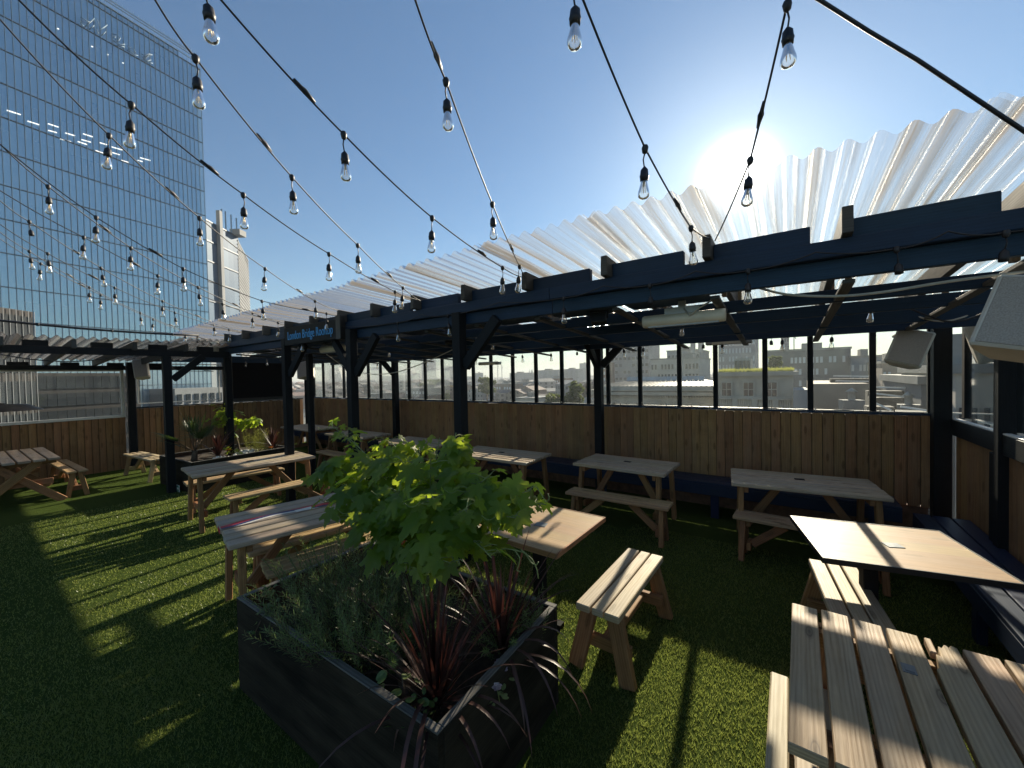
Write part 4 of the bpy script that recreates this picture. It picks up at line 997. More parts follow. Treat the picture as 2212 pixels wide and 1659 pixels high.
cordyline('second red cordyline further back at the right end of the near planter', (-1.16, 1.50, .41), 46, .60, .0075, 8, extra=((-20, 35, .50, .4), (8, 40, .46, .45), (-38, 30, .46, .5), (30, 45, .42, .4)))
def ivy(label, loc, pts, n, sz, mat='ivy', kind='ivy', name='ivy_trail'):
    t = thing(name, label, 'plant', loc); P = [V(p) for p in pts]; ms = MB(); ms.tube(P, .003, 5); ms.build('stem', M['stem'], t); m = MB()
    for i in range(n):
        s = random.random() * (len(P) - 1); p = P[int(s)].lerp(P[int(s) + 1], s % 1) + V((random.uniform(-1, 1), random.uniform(-1, 1), random.uniform(-.2, 1))) * sz * 1.5
        a = random.random() * 2 * PI; leaf(m, p, (math.cos(a), math.sin(a), random.uniform(-.5, .4)), (random.uniform(-.4, .4), random.uniform(-.6, .2), 1), sz * random.uniform(.6, 1.2), kind)
    m.build('foliage', M[mat], t); return t
ivy('yellow-green ivy trailing over the front rim of the near planter', (-2.36, 1.00, .50), [(-.05, .0, -.05), (0, 0, .02), (.05, -.05, .06), (.02, -.10, .0), (0, -.12, -.06)], 26, .026)
ivy('small ivy sprig against the inner back corner of the near planter', (-2.30, 1.38, .42), [(0, 0, 0), (.0, .02, .08), (.03, .02, .16), (.06, .0, .2)], 22, .030)
ivy('little ivy on the back left corner of the near planter', (-2.58, 1.0, .50), [(-.06, .03, 0), (0, .03, .035), (.06, .0, .03)], 18, .026)
ivy('bright broad-leaved seedling at the front rim of the near planter', (-2.02, .99, .44), [(0, 0, 0), (0, 0, .09)], 9, .055, 'ivy', 'oval', 'seedling')
ivy('variegated curled-leaf plant at the very front corner of the near planter', (-1.17, 1.0, .43), [(0, 0, 0), (.01, 0, .06), (.02, 0, .13)], 26, .035, 'ivy', 'oval', 'leafy_sprig')
ivy('dark lily-like sprig beside the front corner of the near planter', (-1.28, 1.0, .43), [(0, 0, 0), (-.02, .02, .07), (-.03, .02, .14)], 14, .055, 'rosemary', 'oval', 'leafy_sprig')
t = thing('bare_twig', 'thin bare twig standing at the back wall of the near planter', 'twig', (-2.48, 1.32, .43)); m = MB(); m.tube([(.05, -.06, 0), (.02, 0, .12), (-.02, .04, .24)], .004, 5)
for i in range(9): m.tube([(.05 - .007 * i, -.06 + .012 * i, .02 + .025 * i), (.05 - .007 * i + random.uniform(-.02, .02), -.06 + .012 * i + .01, .03 + .025 * i)], .002, 4)
m.build('stem', M['tendril'], t)
def flower(label, loc, mat, sz, n=9, leaves=True):
    t = thing('flower', label, 'flower', loc); m = MB()
    for k in range(3):
        for i in range(n):
            a = 2 * PI * i / n + k * .4; r = sz * (1 - .28 * k); leaf(m, (0, 0, .004 * k), (math.cos(a), math.sin(a) - .2, .25 + .3 * k), (0, -.3, 1), r, 'oval', .3)
    m.build('petals', M[mat], t); m = MB(); m.tube([(0, 0, 0), (.005, .01, -.07)], .002, 5)
    if leaves:
        for i in range(6): a = random.random() * 6; leaf(m, (.02 * math.cos(a), .02 * math.sin(a), -.05), (math.cos(a), math.sin(a), .1), (0, 0, 1), .03, 'oval')
    m.build('stem', M['tendril'], t)
flower('orange marigold flower by the right rim of the near planter', (-1.06, 1.24, .47), 'orange', .030)
flower('white and pink pansy just inside the right rim of the near planter', (-1.01, 1.27, .49), 'pink', .024, 5)
flower('pale pink pansy behind the orange marigold, near the red leaves', (-1.04, 1.36, .50), 'pink', .022, 5)
flower('small white pansy farthest back along the right rim of the near planter', (-1.10, 1.40, .48), 'pink', .020, 5)
t = thing('driftwood', 'weathered broken stick lying beside the red cordyline in the near planter', 'stick', (-1.42, 1.10, .46)); m = MB(); m.tube([(-.14, .06, .05), (-.05, .02, .06), (.06, -.03, .0), (.1, -.05, -.04)], [.014, .02, .022, .012], 8); m.build('wood', M['stem'], t)
# ---- far planter
cordyline('spiky red cordyline left of the white stones in the far planter', (-8.32, 2.62, .45), 46, .50, .016, 8)
cordyline('dry red cordyline at the right end of the far planter', (-8.3, 3.52, .45), 34, .46, .015, 6)
t = thing('fan_palm', 'green fan palm at the left end of the far planter', 'plant', (-8.35, 2.28, .45)); m = MB(); ms = MB()
ms.tube([(0, 0, -.02), (0, .02, .18)], [.05, .04], 8)
for i in range(13):
    az = i * 2.4; el = math.radians(random.uniform(15, 80)); L = random.uniform(.22, .42); d = V((math.cos(az) * math.cos(el), math.sin(az) * math.cos(el), math.sin(el))); c = V((0, .02, .16)); e = c + d * L; ms.tube([c, e], .005, 5)
    for k in range(15):
        f = (k - 7) * math.radians(10); x, y, _ = frame(d); dd = (d * math.cos(f) + x * math.sin(f)).normalized(); strap(m, e, math.atan2(dd.y, dd.x), math.asin(max(-1, min(1, dd.z))), .34 * random.uniform(.8, 1.05), .010, .18, 5)
m.build('foliage', M['palm'], t); ms.build('stem', M['stem'], t)
grape_vine('small green grape vine on a bare trunk in the far planter', V((-8.5, 3.02, .43)), V((-8.62, 2.92, 1.02)), [V((-8.75, 2.75, 1.36)), V((-8.6, 2.9, 1.42)), V((-8.5, 2.7, 1.16)), V((-8.5, 2.62, .98)), V((-8.55, 3.1, 1.2)), V((-8.4, 3.25, 1.05)), V((-8.45, 3.36, .95)), V((-8.45, 2.85, .66))], 0, .085, [(V((-8.62, 2.80, 1.15)), (.2, .22, .14)), (V((-8.5, 3.25, 1.0)), (.15, .16, .12))], 55, (-8.5, 3.02, .43), False, 5)
random.seed(31)
t = thing('feathery_plant', 'feathery yellow-green plant in the sun at the right of the far planter', 'plant', (-8.42, 3.28, .43)); m = MB()
for i in range(60):
    a = random.random() * 6.28; p = V((random.gauss(0, .08), random.gauss(0, .10), 0)); le = V((math.cos(a) * .3, math.sin(a) * .3, 1)).normalized(); L = random.uniform(.25, .5)
    for k in range(22): q = p + le * L * (k / 22); b = k * 2.4; e = q + V((math.cos(b), math.sin(b), .5)) * .05; m.add([q, q + V((.004, .004, 0)), e], [(0, 1, 2)])
m.build('foliage', M['weed'], t)
t = thing('vine_shoot', 'bright young vine shoot low between the red cordyline and stones', 'plant', (-8.25, 2.80, .44)); m = MB()
for i in range(12): a = random.random() * 6.28; leaf(m, (random.uniform(-.05, .05), random.uniform(-.14, .14), random.uniform(.06, .2)), (math.cos(a), math.sin(a), -.3), (random.uniform(-.3, .5), -.5, 1), .06)
m.build('foliage', M['vine'], t); m = MB(); m.tube([(0, 0, 0), (0, .02, .1), (0, .1, .16)], .004, 5); m.build('stem', M['tendril'], t)
flower('orange bloom beside the bright vine shoot in the far planter', (-8.2, 2.74, .58), 'orange', .05)
flower('small orange bloom at the right end of the far planter', (-8.1, 3.40, .53), 'orange', .04)
def pile(label, loc, n, rx, ry, sz, name='white_stones'):
    t = thing(name, label, 'stones', loc); m = MB()
    for i in range(n):
        c = V((random.gauss(0, rx), random.gauss(0, ry), random.uniform(0, .05))); k = len(m.v); r = sz * random.uniform(.6, 1.1); m.lathe([(0, -r * .7), (r * .8, -r * .4), (r, 0), (r * .75, r * .45), (0, r * .7)], c, 7, RZ(random.random() * 3) @ RX(random.uniform(-.6, .6)))
    m.build('pebbles', M['whitepet'], t)
pile('heap of white stones round the vine trunk in the far planter', (-8.35, 3.05, .45), 46, .07, .09, .035)
pile('loose row of white stones along the front of the far planter', (-8.12, 2.85, .45), 16, .03, .14, .03)
# ================================================================= the city around
random.seed(11)
BZ = -24.0
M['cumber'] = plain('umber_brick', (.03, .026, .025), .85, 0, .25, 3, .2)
m = MB(); s = 9000; m.add([(-s, -s, BZ), (s, -s, BZ), (s, s, BZ), (-s, s, BZ)], [(0, 1, 2, 3)]); tag(m.build('city_ground', M['cityground']), kind='structure')
t = thing('host_building', 'plain parapet and wall of the building that carries this roof deck', 'building', (-5, 0, 0)); m = MB(); m.box((0, -.6, -12.1), (13.4, 13.2, 23.9)); m.build('wall', M['brick'], t)
def winset(t, o, nx, nz, x0, dx, z0, dz, w_, h_, mat='darkglass', skip=0.0, arch=False, frame_=False):
    m = MB()
    if arch:
        poly = [(-w_ / 2, -h_ / 2), (w_ / 2, -h_ / 2)] + [(w_ / 2 * math.cos(a * PI / 8), h_ / 2 - w_ / 2 + w_ / 2 * math.sin(a * PI / 8)) for a in range(9)]
        m.prism(poly, (0, -.06, 0), (1, 0, 0), (0, 0, 1), (0, -1, 0), .05)
    else: m.box((0, -.05, 0), (w_, .12, h_))
    src = m.build('arched_window' if arch else 'window', M[mat], t)
    if frame_:
        f = MB()
        for q in ((0, h_ / 2 + .06, w_ + .3, .12), (0, -h_ / 2 - .06, w_ + .3, .12), (-w_ / 2 - .07, 0, .14, h_), (w_ / 2 + .07, 0, .14, h_)): f.box((q[0], -.10, q[1]), (q[2], .2, q[3]))
        f.box((0, -.13, 0), (.07, .06, h_)); f.box((0, -.132, 0), (w_, .05, .07)); f.build('frame', M['stone'], src)
    first = True
    for j in range(nz):
        for i in range(nx):
            if random.random() < skip and not first: continue
            q = src if first else dup(src); first = False; q.parent = t; q.location = (x0 + dx * i, 0, z0 - dz * j)
def bld(label, x0, x1, yt, Y, mat, nx=0, nz=0, fl=3.4, wmat='darkglass', depth=None, skip=0, ww=.55, wh=.5, group=None, z0=1.6, name='city_building', flat=True):
    a, b = atY(x0, (yt + 820) / 2, Y), atY(x1, (yt + 820) / 2, Y); top = atY((x0 + x1) / 2, yt, Y).z; W = b.x - a.x; c = (a.x + b.x) / 2; dp = depth or max(8, W * .8)
    t = thing(name, label, 'building', (c, Y, BZ), 0, group)
    m = MB(); m.box((0, dp / 2, (top - BZ) / 2), (W, dp, top - BZ)); m.build('wall', M[mat], t)
    if flat:
        m = MB(); m.box((0, dp / 2, top - BZ + .25), (W + .4, dp + .4, .5)); m.box((random.uniform(-.2, .2) * W, dp * .5, top - BZ + 1.3), (W * .25, dp * .3, 2.0)); m.build('roof', M['leadroof'], t)
    if nx:
        dx = W / nx; winset(t, None, nx, nz, -W / 2 + dx / 2, dx, top - BZ - z0 - fl * .3, fl, dx * ww, fl * wh, wmat, skip)
    return t
# ---- far skyline
FAR = 'pale hazy towers on the far skyline'
for lab, x0, x1, yt, Y, mt in (('broad pale tower far left on the skyline behind the sign post', 711, 720, 797, 1500, 'cgrey'), ('stepped far tower left of the second front post', 732, 746, 790, 1700, 'cblue'), ('tallest far tower cut by the second front post', 752, 763, 783, 1600, 'cgrey'),
        ('far tower just right of the second front post', 802, 810, 786, 1500, 'cblue'), ('slim skyline tower with a notched top, left of a lone square tower', 918, 931, 777, 1300, 'cblue'), ('shorter half of the notched skyline tower', 911, 918, 782, 1320, 'cgrey'),
        ('lone square tower on the open skyline', 959, 972, 792, 1300, 'cgrey'), ('far slab tower right of the church pinnacles', 1252, 1265, 785, 800, 'cgrey'), ('low far block in the cluster left of the notched tower', 862, 872, 800, 1500, 'cgrey'), ('tall narrow far block in the cluster left of the notched tower', 873, 882, 802, 1450, 'cblue'), ('third far block in the cluster left of the notched tower', 884, 896, 806, 1500, 'cgrey')):
    bld(lab, x0, x1, yt, Y, mt, group=FAR, name='far_tower')
for lab, x0, x1, yt, Y, mt in (('long low hazy block before the church pinnacles', 1101, 1141, 806, 520, 'cgrey'), ('long low hazy block right of the church pinnacles', 1160, 1207, 800, 480, 'cblue'), ('hazy flat block below the far slab tower', 1208, 1250, 798, 500, 'cgrey'), ('low hazy block right of the nearest black post', 1024, 1036, 806, 600, 'cblue'), ('long hazy terrace right of the lone square tower', 975, 1003, 814, 700, 'cgrey'), ('hazy block between the two far posts', 820, 856, 812, 900, 'cgrey')):
    bld(lab, x0, x1, yt, Y, mt, group='low hazy blocks')
# church
a = atY(1146, 806, 500); t = thing('church', 'distant church tower with four pinnacles seen through the screen', 'church', (a.x, 500, BZ)); H = atY(1146, 806, 500).z - BZ
m = MB(); m.box((0, 4, H / 2), (6, 8, H)); m.build('tower', M['cpale'], t)
for sx in (-1, 1):
    for sy in (1, 7): m = MB(); m.lathe([(.8, 0), (.7, 2.5), (0, 7)], (sx * 2.5, sy, H), 6); m.build('pinnacle', M['cpale'], t)
for x, y0, y1, lab in ((1075, 790, 815, 'thin crane on the skyline right of the nearest post'), (1084, 793, 815, 'second thin crane on the skyline right of the nearest post'), (1715, 720, 757, 'lattice crane mast above the long block of flats')):
    Y = 900 if x < 1500 else 260; p = atY(x, y0, Y); t = thing('tower_crane', lab, 'crane', (p.x, Y, BZ)); h = p.z - BZ; k = Y / 900
    m = MB(); m.bar((0, 0, 0), (0, 0, h), 1.6 * k, 1.6 * k, V((0, 1, 0))); m.build('mast', M['cgrey'], t); m = MB(); m.bar((3 * k, 0, h * .93), (-7 * k, 0, h + 16 * k), 1.2 * k, 1.2 * k); m.build('jib', M['cgrey'], t)
# ---- mid-distance buildings
bld('tall grey tower cut off by the pergola roof, left of the cream heater', 1318, 1402, 735, 240, 'cgrey', 9, 6, 4.2, 'darkglass', 24, .1, .6, .4)
bld('slim dark tower with stacked balconies beside the tall grey tower', 1303, 1313, 783, 200, 'cbrick', 2, 8, 3.2, 'paleglass', 10)
bld('wide pale office block behind the classical roof', 1406, 1510, 776, 150, 'cpale', 14, 5, 3.6, 'cdark' if 0 else 'darkglass', 24, .15)
bld('upper step of the wide pale office block', 1441, 1512, 758, 185, 'cgrey', 8, 4, 3.4, 'darkglass', 24, .2)
t = thing('chimney', 'pair of chimney pots on the pale office block', 'chimney', tuple(atY(1497, 757, 180))); m = MB(); m.lathe([(1, -1), (1, 3.4)], (0, 0, 0), 10); m.lathe([(1, -1), (1, 3.4)], (3, 0, 0), 10); m.build('pots', M['cpale'], t)
bld('tall ribbed block rising behind the slim heater', 1552, 1632, 727, 200, 'cgrey', 11, 6, 3.6, 'paleglass', 22, .3, .5, .6)
bld('long dark block of flats across the right hand windows', 1655, 1838, 757, 130, 'cdark', 20, 5, 3.1, 'paleglass', 20, .45, .6, .5)
bld('stepped lower end of the long dark flats', 1838, 1907, 772, 128, 'cblue', 8, 4, 3.1, 'paleglass', 18, .4, .6, .5)
bld('low brown block past the end of the long dark flats', 1906, 1990, 784, 110, 'cbrown', 8, 4, 3.2, 'paleglass', 20, .4)
bld('pale tower stub above the long block of flats', 1687, 1705, 722, 230, 'cgrey', 3, 5, 4)
bld('brown roof screen behind the right hand windows', 1755, 1878, 829, 46, 'cbrown', depth=14, flat=False)
bld('grey workshop with an ochre roof left of the nearest post', 930, 992, 842, 260, 'cgrey', 12, 2, 3.4, 'paleglass', 20, 0, .6, .5)
p0, p1 = atY(926, 842, 258), atY(992, 842, 258); zt = atY(950, 833, 258).z - p0.z
t = thing('ochre_roof', 'ochre pitched roof over the grey workshop', 'roof', (p0.x, 258, p0.z)); W = p1.x - p0.x; m = MB(); m.add([(0, 0, 0), (W, 0, 0), (W, 22, 0), (0, 22, 0), (W * .12, 11, zt), (W * .85, 11, zt)], [(0, 1, 5, 4), (2, 3, 4, 5), (0, 4, 3), (1, 2, 5), (0, 3, 2, 1)]); m.build('slopes', M['yellowroof'], t)
bld('dark flat-roofed shed below the notched far tower', 876, 918, 840, 190, 'cdark', 6, 1, 4, 'paleglass', 20)
bld('old brick terrace with many windows right of the church', 1160, 1222, 818, 300, 'cbrick', 16, 3, 3.2, 'paleglass', 14, .2)
bld('plain grey block beneath the church pinnacles', 1100, 1138, 826, 230, 'cblue', 9, 3, 3.4, 'paleglass', 14, .2)
bld('brown block behind the tilted strut, right of the nearest post', 1066, 1104, 830, 210, 'cbrown', 7, 3, 3.3, 'paleglass', 14, .2)
bld('grey block low behind the second front post', 815, 868, 834, 330, 'cgrey', 10, 2, 3.4, 'paleglass', 14, .2)
bld('small white roofed hall at the foot of the screen', 1113, 1156, 862, 120, 'cpale', 6, 1, 4, 'darkglass', 14)
bld('plain tan roof hall beside the fence post on the far left', 790, 815, 852, 150, 'cpale', 4, 1, 4, 'darkglass', 14)
# ---- classical building with the dentil cornice
Y = 62; a, b = atY(1285, 840, Y), atY(1548, 840, Y); W = b.x - a.x; z1 = atY(1420, 843, Y).z; zc = atY(1420, 857, Y).z; zr = atY(1420, 821, Y + 9).z; za = atY(1420, 834, Y).z
t = thing('classical_building', 'classical stone building with dentil cornice and long rooflight', 'building', (a.x, Y, BZ)); 
m = MB(); m.box((W / 2, 8, (zc - BZ) / 2), (W, 16, zc - BZ)); m.build('wall', M['stone'], t)
m = MB(); m.box((W / 2, 7.6, (zc + z1) / 2 - BZ), (W + 1.2, 17, (z1 - zc) * .5)); m.box((W / 2, 8, (za + z1) / 2 - BZ), (W, 16, za - z1 + .02)); m.box((W / 2, 7.7, z1 - BZ), (W + 1.4, 17.2, .18)); m.build('cornice', M['stone'], t)
m = MB()
for i in range(52): m.box((W * (i + .5) / 52, -.25, zc - BZ - .02), (W / 110, .4, .28))
m.build('dentils', M['stone'], t)
m = MB(); e = za - BZ; r_ = zr - BZ; m.add([(0, 0, e), (W, 0, e), (W, 16, e), (0, 16, e), (W * .17, 8, r_), (W * .85, 8, r_)], [(0, 1, 5, 4), (2, 3, 4, 5), (0, 4, 3), (1, 2, 5)])
for i in range(26):
    x = W * (.03 + .94 * i / 25); u = min(1, max(0, min(x / (W * .17), (W - x) / (W * .15)))); m.bar((x, 0, e + .05), (W * .17 + (x / W) * W * .68, 8, r_ + .05), .12, .08)
roof = m.build('roof', M['leadroof'], t)
m = MB()
for i in range(15): m.box((W * .19 + W * .64 * i / 14, 7.2, r_ + .25), (W * .64 / 15, .1, .8), RX(-.5))
m.build('rooflight', M['sky_strip'], roof)
winset(t, None, 9, 1, W * .10, W * .098, zc - BZ - 1.9, 3, 1.25, 1.5, 'darkglass', 0, True)
m = MB()
for i in range(9): 
    for k in range(9): a_ = k * PI / 8; m.box((W * (.10 + .098 * i) + .85 * math.cos(a_), -.1, zc - BZ - 1.77 + .85 * math.sin(a_)), (.3, .22, .3), RY(-a_))
m.build('arch_stones', M['stone'], t)
# ---- classical building with balustrade
Y = 44; a, b = atY(1551, 840, Y), atY(1714, 840, Y); W = b.x - a.x; z1 = atY(1630, 803, Y).z
t = thing('classical_building', 'classical stone block with tall windows, balustrade and grassy roof', 'building', (a.x, Y, BZ))
m = MB(); m.box((W / 2, 7, (z1 - BZ) / 2), (W, 14, z1 - BZ)); m.build('wall', M['stone'], t)
m = MB(); m.box((W / 2, 6.8, z1 - BZ - .2), (W + .8, 14.6, .35)); m.box((W / 2, 6.9, atY(1630, 858, Y).z - BZ), (W + .3, 14.4, .22)); m.build('cornice', M['stone'], t)
zw = (atY(1570, 827, Y).z + atY(1570, 855, Y).z) / 2
winset(t, None, 3, 1, atY(1570, 840, Y).x - a.x, atY(1617, 840, Y).x - atY(1570, 840, Y).x, zw - BZ, 3, .78, atY(1570, 827, Y).z - atY(1570, 855, Y).z, 'darkglass', 0, False, True)
zb0, zb1 = atY(1620, 879, Y).z - BZ, atY(1620, 862, Y).z - BZ; m = MB(); m.box((W / 2, -.5, zb1 + .06), (W, .5, .14)); m.box((W / 2, -.5, zb0 - .1), (W, .5, .2))
for i in range(34):
    if i % 9 == 8: m.box((W * (i + .5) / 34, -.5, (zb0 + zb1) / 2), (.45, .45, zb1 - zb0))
    else: m.lathe([(.10, zb0), (.06, zb0 + .1), (.13, zb0 + (zb1 - zb0) * .35), (.05, zb0 + (zb1 - zb0) * .75), (.09, zb1)], (W * (i + .5) / 34, -.5, 0), 8)
m.build('balustrade', M['stone'], t)
m = MB(); g = z1 - BZ
for i in range(5200):
    x = random.random() * W; y = random.random() * 5; h = random.uniform(.12, .38) * (1.4 if random.random() < .1 else 1); m.add([(x, y, g), (x + .05, y + .03, g), (x + random.uniform(-.15, .15), y + random.uniform(-.1, .1), g + h)], [(0, 1, 2)])
m.build('roof_planting', M['weed'], t)
m = MB(); p = atY(1585, 785, Y + 4); q = atY(1620, 780, Y + 4); m.box(((p.x + q.x) / 2 - a.x, 6, z1 - BZ + .7), (q.x - p.x, 3, 1.5)); rh = m.build('roof_pavilion', M['cpale'], t)
for i in range(4): m = MB(); m.box(((p.x - a.x) + (q.x - p.x) * (i + .5) / 4, 4.46, z1 - BZ + .75), ((q.x - p.x) / 6, .1, .9)); m.build('window', M['darkglass'], rh)
bld('dark metal plant room beside the classical stone block', 1714, 1746, 842, 40, 'cblue', depth=6, flat=False)
for k, (x0, y0, x1, y1, Y) in enumerate(((1884, 836, 1990, 839, 38), (1890, 850, 1958, 858, 36), (1800, 812, 1880, 813, 50), (1805, 823, 1876, 824, 47), (1885, 868, 1925, 886, 30), (1945, 878, 2010, 888, 30))):
    a = atY(x0, y0, Y); b = atY(x1, y1, Y); t = thing('roof_rail', ['long white roof rail behind the rightmost pane', 'second white roof rail, slanting behind the rightmost pane', 'upper thin white rail before the dark flats', 'lower thin white rail before the dark flats', 'short slanting white rail low in the rightmost pane', 'white coping low beside the corner post'][k], 'rail', a)
    m = MB(); m.bar((0, 0, 0), b - a, .12, .10); m.build('bar', M['white'], t)
    m = MB(); m.box(((b - a).x / 2, .9, -6.3), (abs((b - a).x) + .4, 1.2, 12)); m.build('roof_deck', M['cumber'], t)
bld('added grey stone block beyond the right hand side window, standing for a reflected building', 2064, 2205, 806, 30, 'stone', 5, 3, 3.4, 'darkglass', 12, 0, .4, .5)  # added in place of the classical building's reflection in the side window
bld('dark building filling the low right side view', 1990, 2064, 830, 34, 'cdark', 4, 2, 3.2, 'paleglass', 12)
for i in range(16):
    Y = random.choice((34, 42, 48, 60, 72)); p = atY(random.uniform(1725, 2010), 870 + random.uniform(-26, 14), Y); t = thing('roof_vent', 'small grey roof vent among the cluttered rooftops behind the right panes', 'vent', (p.x, Y, BZ), random.uniform(-.4, .4), 'roof vents behind the right panes'); h = p.z - BZ; w_ = random.uniform(.6, 2.2)
    m = MB(); m.box((0, 0, h / 2), (w_, w_ * .8, h)); m.build('casing', M[random.choice(('cgrey', 'cdark', 'cbrown', 'slate'))], t)
    m = MB(); m.lathe([(.18 * w_, h), (.18 * w_, h + .5), (.3 * w_, h + .55), (0, h + .8)], (0, 0, 0), 8); m.build('cowl', M['greymetal'], t)
# ---- trees
def city_tree(label, x, yt, yb, Y, w_px, n=1500, sz=.5):
    c = atY(x, (yt + yb) / 2, Y); top = atY(x, yt, Y).z; bot = atY(x, yb, Y).z; r = abs(atY(x + w_px / 2, yt, Y).x - c.x); t = thing('city_tree', label, 'tree', (c.x, Y, BZ), 0, 'trees between the far roofs')
    m = MB(); m.tube([(0, 0, 0), (.2, 0, (bot - BZ) * .7), (0, 0, c.z - BZ)], [.5, .4, .15], 7)
    for k in range(6): a = k * 1.05; m.tube([(0, 0, bot - BZ), (r * .6 * math.cos(a), r * .6 * math.sin(a), c.z - BZ + random.uniform(-.2, .4) * (top - c.z))], [.2, .05], 5)
    m.build('trunk', M['stem'], t); m = MB(); hz = (top - bot) / 2
    cl_ = [(V((random.uniform(-.7, .7) * r, random.uniform(-.7, .7) * r, c.z - BZ + random.uniform(-.75, .8) * hz)), random.uniform(.25, .5)) for _ in range(16)]
    for i in range(n):
        q, s_ = cl_[i % 16]; d = V((random.gauss(0, 1), random.gauss(0, 1), random.gauss(0, 1))).normalized() * (random.random() ** .4); p = q + V((d.x * r * s_, d.y * r * s_, d.z * hz * s_ * 1.1)); u = V((random.gauss(0, 1), random.gauss(0, 1), random.gauss(0, .6))).normalized() * sz; v_ = u.cross(V((random.gauss(0, 1), random.gauss(0, 1), 1))).normalized() * sz * .6
        m.add([p - u, p - v_, p + u, p + v_], [(0, 1, 2, 3)])
    m.build('crown', M['citytree'], t)
city_tree('big leafy tree left of the classical roof', 1243, 826, 880, 85, 52, 2600, .42)
city_tree('low bright bush at the foot of the screen left of the big tree', 1193, 852, 884, 75, 44, 1500, .35)
city_tree('leafy tree behind the leaning strut right of the nearest post', 1051, 815, 850, 150, 30, 1600, .6)
city_tree('low tree row left of the nearest post above the ochre roof', 938, 820, 838, 330, 40, 1500, .9)
city_tree('second low tree above the ochre roof', 972, 822, 838, 340, 34, 1200, .9)
city_tree('roof-garden shrub before the ribbed block', 1672, 770, 800, 50, 40, 1200, .16)
# ---- low roofs too many to count
m = MB()
for i in range(3800):
    Y = 170 * math.exp(random.random() ** .8 * 2.7); X = Y * random.uniform(-2.3, .9); w_ = random.uniform(6, 16); d = random.uniform(8, 20); h = random.uniform(6, 13) + (random.uniform(3, 9) if random.random() < .3 else 0); A = RZ(random.choice((.15, -.5, .9)) + random.uniform(-.1, .1))
    c = V((X, Y, BZ)); tn = random.random(); cs = [c + A @ V((sx * w_ / 2, sy * d / 2, z)) for z in (0, h) for sx, sy in ((-1, -1), (1, -1), (1, 1), (-1, 1))]; rg = [c + A @ V((0, sy * d / 2, h + w_ * .22)) for sy in (-1, 1)]
    m.add(cs + rg, [(0, 1, 5, 4), (1, 2, 6, 5), (2, 3, 7, 6), (3, 0, 4, 7), (4, 5, 8), (6, 7, 9), (5, 6, 9, 8), (7, 4, 8, 9)], None, tn)
def roofs():
    t_ = NT('low_roofs'); tn = t_.tone(); g = t_.N('NewGeometry'); sx = t_.N('SeparateXYZ'); t_.l.new(g.outputs['Normal'], sx.inputs[0])
    a = t_.ramp(tn, [(0, (.20, .12, .08)), (.35, (.27, .23, .19)), (.7, (.33, .32, .30)), (1, (.14, .14, .15))]); b = t_.ramp(tn, [(0, (.16, .085, .06)), (.5, (.13, .13, .14)), (1, (.34, .33, .31))])
    br = t_.N('TexBrick'); br.inputs['Scale'].default_value = 1; br.inputs['Brick Width'].default_value = 2.4; br.inputs['Row Height'].default_value = 3.0; br.inputs['Mortar Size'].default_value = .8; br.offset = 0
    t_.l.new(t_.mapped(t_.coord('Object'), (1, 1, 1), (0, 0, 0), (PI / 2, 0, 0)), br.inputs['Vector']); br.inputs['Color1'].default_value = (.25, .25, .25, 1); br.inputs['Color2'].default_value = (.4, .4, .4, 1); br.inputs['Mortar'].default_value = (1, 1, 1, 1)
    wl_ = t_.mix(1.0, a, br.outputs[0], 'MULTIPLY')
    return t_.done(t_.pbr(t_.mix(t_.math('GREATER_THAN', sx.outputs[2], .3), wl_, b), .85))
tag(m.build('distant_rooftops', roofs()), 'far spread of low roofs below the skyline, too many to count', 'rooftops', kind='stuff')
# ================================================================= glass office tower on the left
r0 = ray(1500, 802); dv = V((r0[0], r0[1], 0)).normalized(); D0 = 88.0
P0 = atD(441, 400, D0); P0 = V((P0.x, P0.y, 0)); nrm = V((dv.y, -dv.x, 0))
if nrm.dot(-P0) < 0: nrm = -nrm
def onP(x, y, off=0.0):
    r = V(ray(x, y)); tt = (P0 + nrm * off).dot(nrm) - 0; tt = tt / r.dot(nrm); return r * tt + V((0, 0, EYE))
ang = math.atan2(-dv.y, -dv.x)       # local +X runs away from the right edge, toward the viewer's left
TW = thing('office_tower', 'tall blue glass office tower with vertical fins filling the left sky', 'building', (P0.x, P0.y, BZ), ang)
IR = Matrix.Rotation(-ang, 3, 'Z')
def loc(p): return IR @ (V(p) - V((P0.x, P0.y, BZ)))
ny = 1 if (IR @ nrm).y > 0 else -1
fh = onP(441, 207).z - onP(441, 258.5).z; ztop = onP(441, 156).z; LW = 25.6; phg = onP(441, 131).z - ztop
def glassmat():
    t_ = NT('tower_glass'); tn = t_.tone(); c = t_.coord('Object')
    col = t_.ramp(tn, [(0, (.085, .165, .245)), (.5, (.15, .26, .37)), (1, (.27, .41, .53))]); nz = t_.noise(t_.mapped(c, (.12, .12, .5)), 1.0, 4, .6); col = t_.mix(nz, col, t_.mix(.5, col, (.16, .23, .29)))
    p = t_.pbr(col, .14, 0, None, .9); gl = t_.N('BsdfGlossy'); gl.inputs['Roughness'].default_value = .06; gl.inputs['Color'].default_value = (.66, .88, 1, 1)
    return t_.done(t_.mixsh(.42, p, gl.outputs[0]))
M['tower'] = glassmat()
M['fin'] = plain('steel_fin', (.17, .25, .33), .5, .0, .1, 1, .02); M['findark'] = plain('floor_line', (.05, .08, .12), .5, 0, .1, 1, .02)
sp = .64; nc = 40; nf = int((ztop - BZ) / fh) + 1
